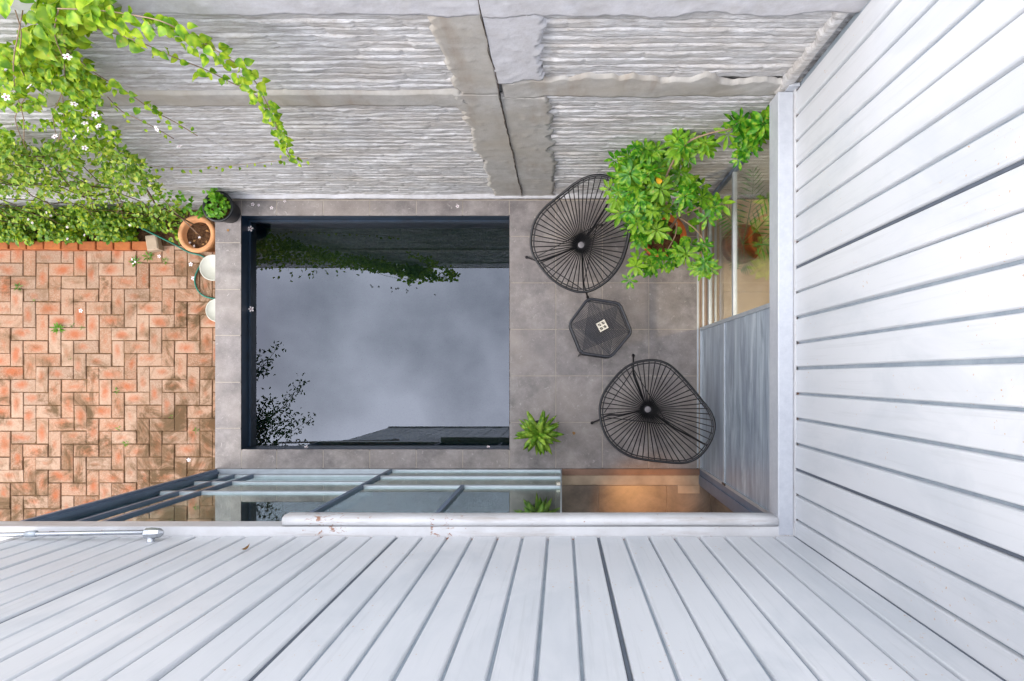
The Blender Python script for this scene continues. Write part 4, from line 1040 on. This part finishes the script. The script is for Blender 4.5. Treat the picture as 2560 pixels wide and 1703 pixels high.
# ------------------------------------------------------------------ fallen flowers, weeds, litter
def fallen(label, px, py, z, r=.021):
    p = W(px, py, z+.004); t = thing('fallen_flower', label, 'flower', p, 'fallen flowers')
    flower_at(t, (0,0,.002), r, (rn(-.12,.12), rn(-.12,.12), rn(0,6)), 'petals')
fallen('fallen white flower floating at the pool corner nearest the pots', 626, 572, ZW+.016, .028)
fallen('fallen white flower floating midway along the left pool edge', 628, 773, ZW+.016, .028)
fallen('fallen white flower at the bottom left edge of the pool', 766, 1119, ZW, .02)
fallen('fallen flower floating at the bottom right edge of the pool', 1221, 1118, ZW, .016)
fallen('fallen white flower on the tiles, nearest the black pot', 632, 511, 0, .017)
fallen('small fallen flower on the tiles, second from the black pot', 647, 513, 0, .013)
fallen('fallen flower on the tiles at the rim above the pool corner', 679, 520, 0, .017)
fallen('fallen flower on the tiles tight against the boundary wall', 712, 503, 0, .014)
fallen('fallen flower on the tiles near the far end of the pool', 1144, 516, 0, .017)
fallen('fallen white flower alone on the open herringbone bricks', 202, 777, ZB)
fallen('fallen white flower on bricks just below the terracotta pot', 477, 661, ZB)
fallen('fallen white flower lying against the curl of green hose', 483, 696, ZB)
fallen('fallen white flower on the bricks under the bed stone', 333, 653, ZB, .03)
fallen('fallen white flower among weeds near the terracotta pot', 398, 641, ZB, .018)
fallen('fallen white flower on the bricks near the glass door end', 472, 1150, ZB, .02)
def weed(label, px, py, size, n):
    t = thing('weed', label, 'weed', W(px, py, ZB), 'weeds in the brick joints')
    a = rn(0, 6.28, n); d = np.stack([np.cos(a), np.sin(a), rn(.1, .8, n)], -1); nr = np.tile([0,0,1.], (n, 1))+RNG.normal(0, .2, (n, 3))
    leaf_cloud('blades', small_leaf(.10), np.stack([.006*np.cos(a), .006*np.sin(a), 0*a], -1), d, nr, size*rn(.6, 1.1, n), M['grass'], t)
weed('largest spiky weed tuft growing in the herringbone bricks', 147, 822, .075, 34)
weed('flat green weed near the top left of the bricks', 48, 718, .055, 14)
weed('tiny weed in a brick joint below the flat weed', 83, 754, .03, 8)
weed('small weed just right of the largest tuft', 180, 812, .035, 10)
weed('second small weed right of the largest tuft', 207, 821, .03, 9)
weed('small weed in the middle of the brick patio', 292, 977, .04, 14)
weed('tiny weed left of the patio centre', 174, 895, .03, 8)
weed('small weed low on the bricks above the mossy patch', 297, 1071, .035, 12)
weed('leafy weed on the mossy bricks near the doors', 316, 1108, .045, 14)
weed('small weed beside the deck edge', 491, 1075, .04, 14)
weed('tiny weed between bricks left of the deck edge weed', 428, 1042, .025, 8)
weed('weed at the foot of the bed stone', 340, 656, .07, 18)
weed('weed between the bed stone and terracotta pot', 372, 642, .07, 18)
weed('small weed on bricks left of the white buckets', 415, 652, .045, 12)
def litter(label, px, py, z, r, mat):
    t = tag(put('dry_leaf', npmesh('dry_leaf', HL[0]*r, HL[1], mat, True), None, W(px, py, z+.006)), label, 'leaf', 'fallen leaves')
    t.rotation_euler = (rn(-.2,.2), rn(-.1,.1), rn(0, 6))
litter('pale dry leaf on the tiles between aloe and lower chair', 1438, 1085, 0, .035, M['dry'])
litter('dry leaf lying on the left pool kerb near the corner', 573, 577, 0, .03, M['dry'])
litter('yellow leaf floating by the corner flower in the pool', 622, 586, ZW, .025, M['yellow'])
litter('yellow leaf floating low on the left pool edge', 621, 859, ZW, .025, M['yellow'])
litter('cluster leaf on the far pool ledge', 1122, 549, ZW+.012, .05, M['dry'])
litter('small dry leaf on the far pool ledge', 1096, 547, ZW+.012, .03, M['dry'])
litter('dry leaf on the far pool ledge near the corner flower', 682, 545, ZW+.012, .04, M['dry'])

o = tag(put('dry_leaf', npmesh('dry_leaf', HL[0]*.05, HL[1], M['dry'], True), None, (-1.73, Y_SB+.016, 2.92)), 'curled dry leaf stuck to the white siding below the gutter end', 'leaf', 'fallen leaves')
o.rotation_euler = (R(70), 0, .3)
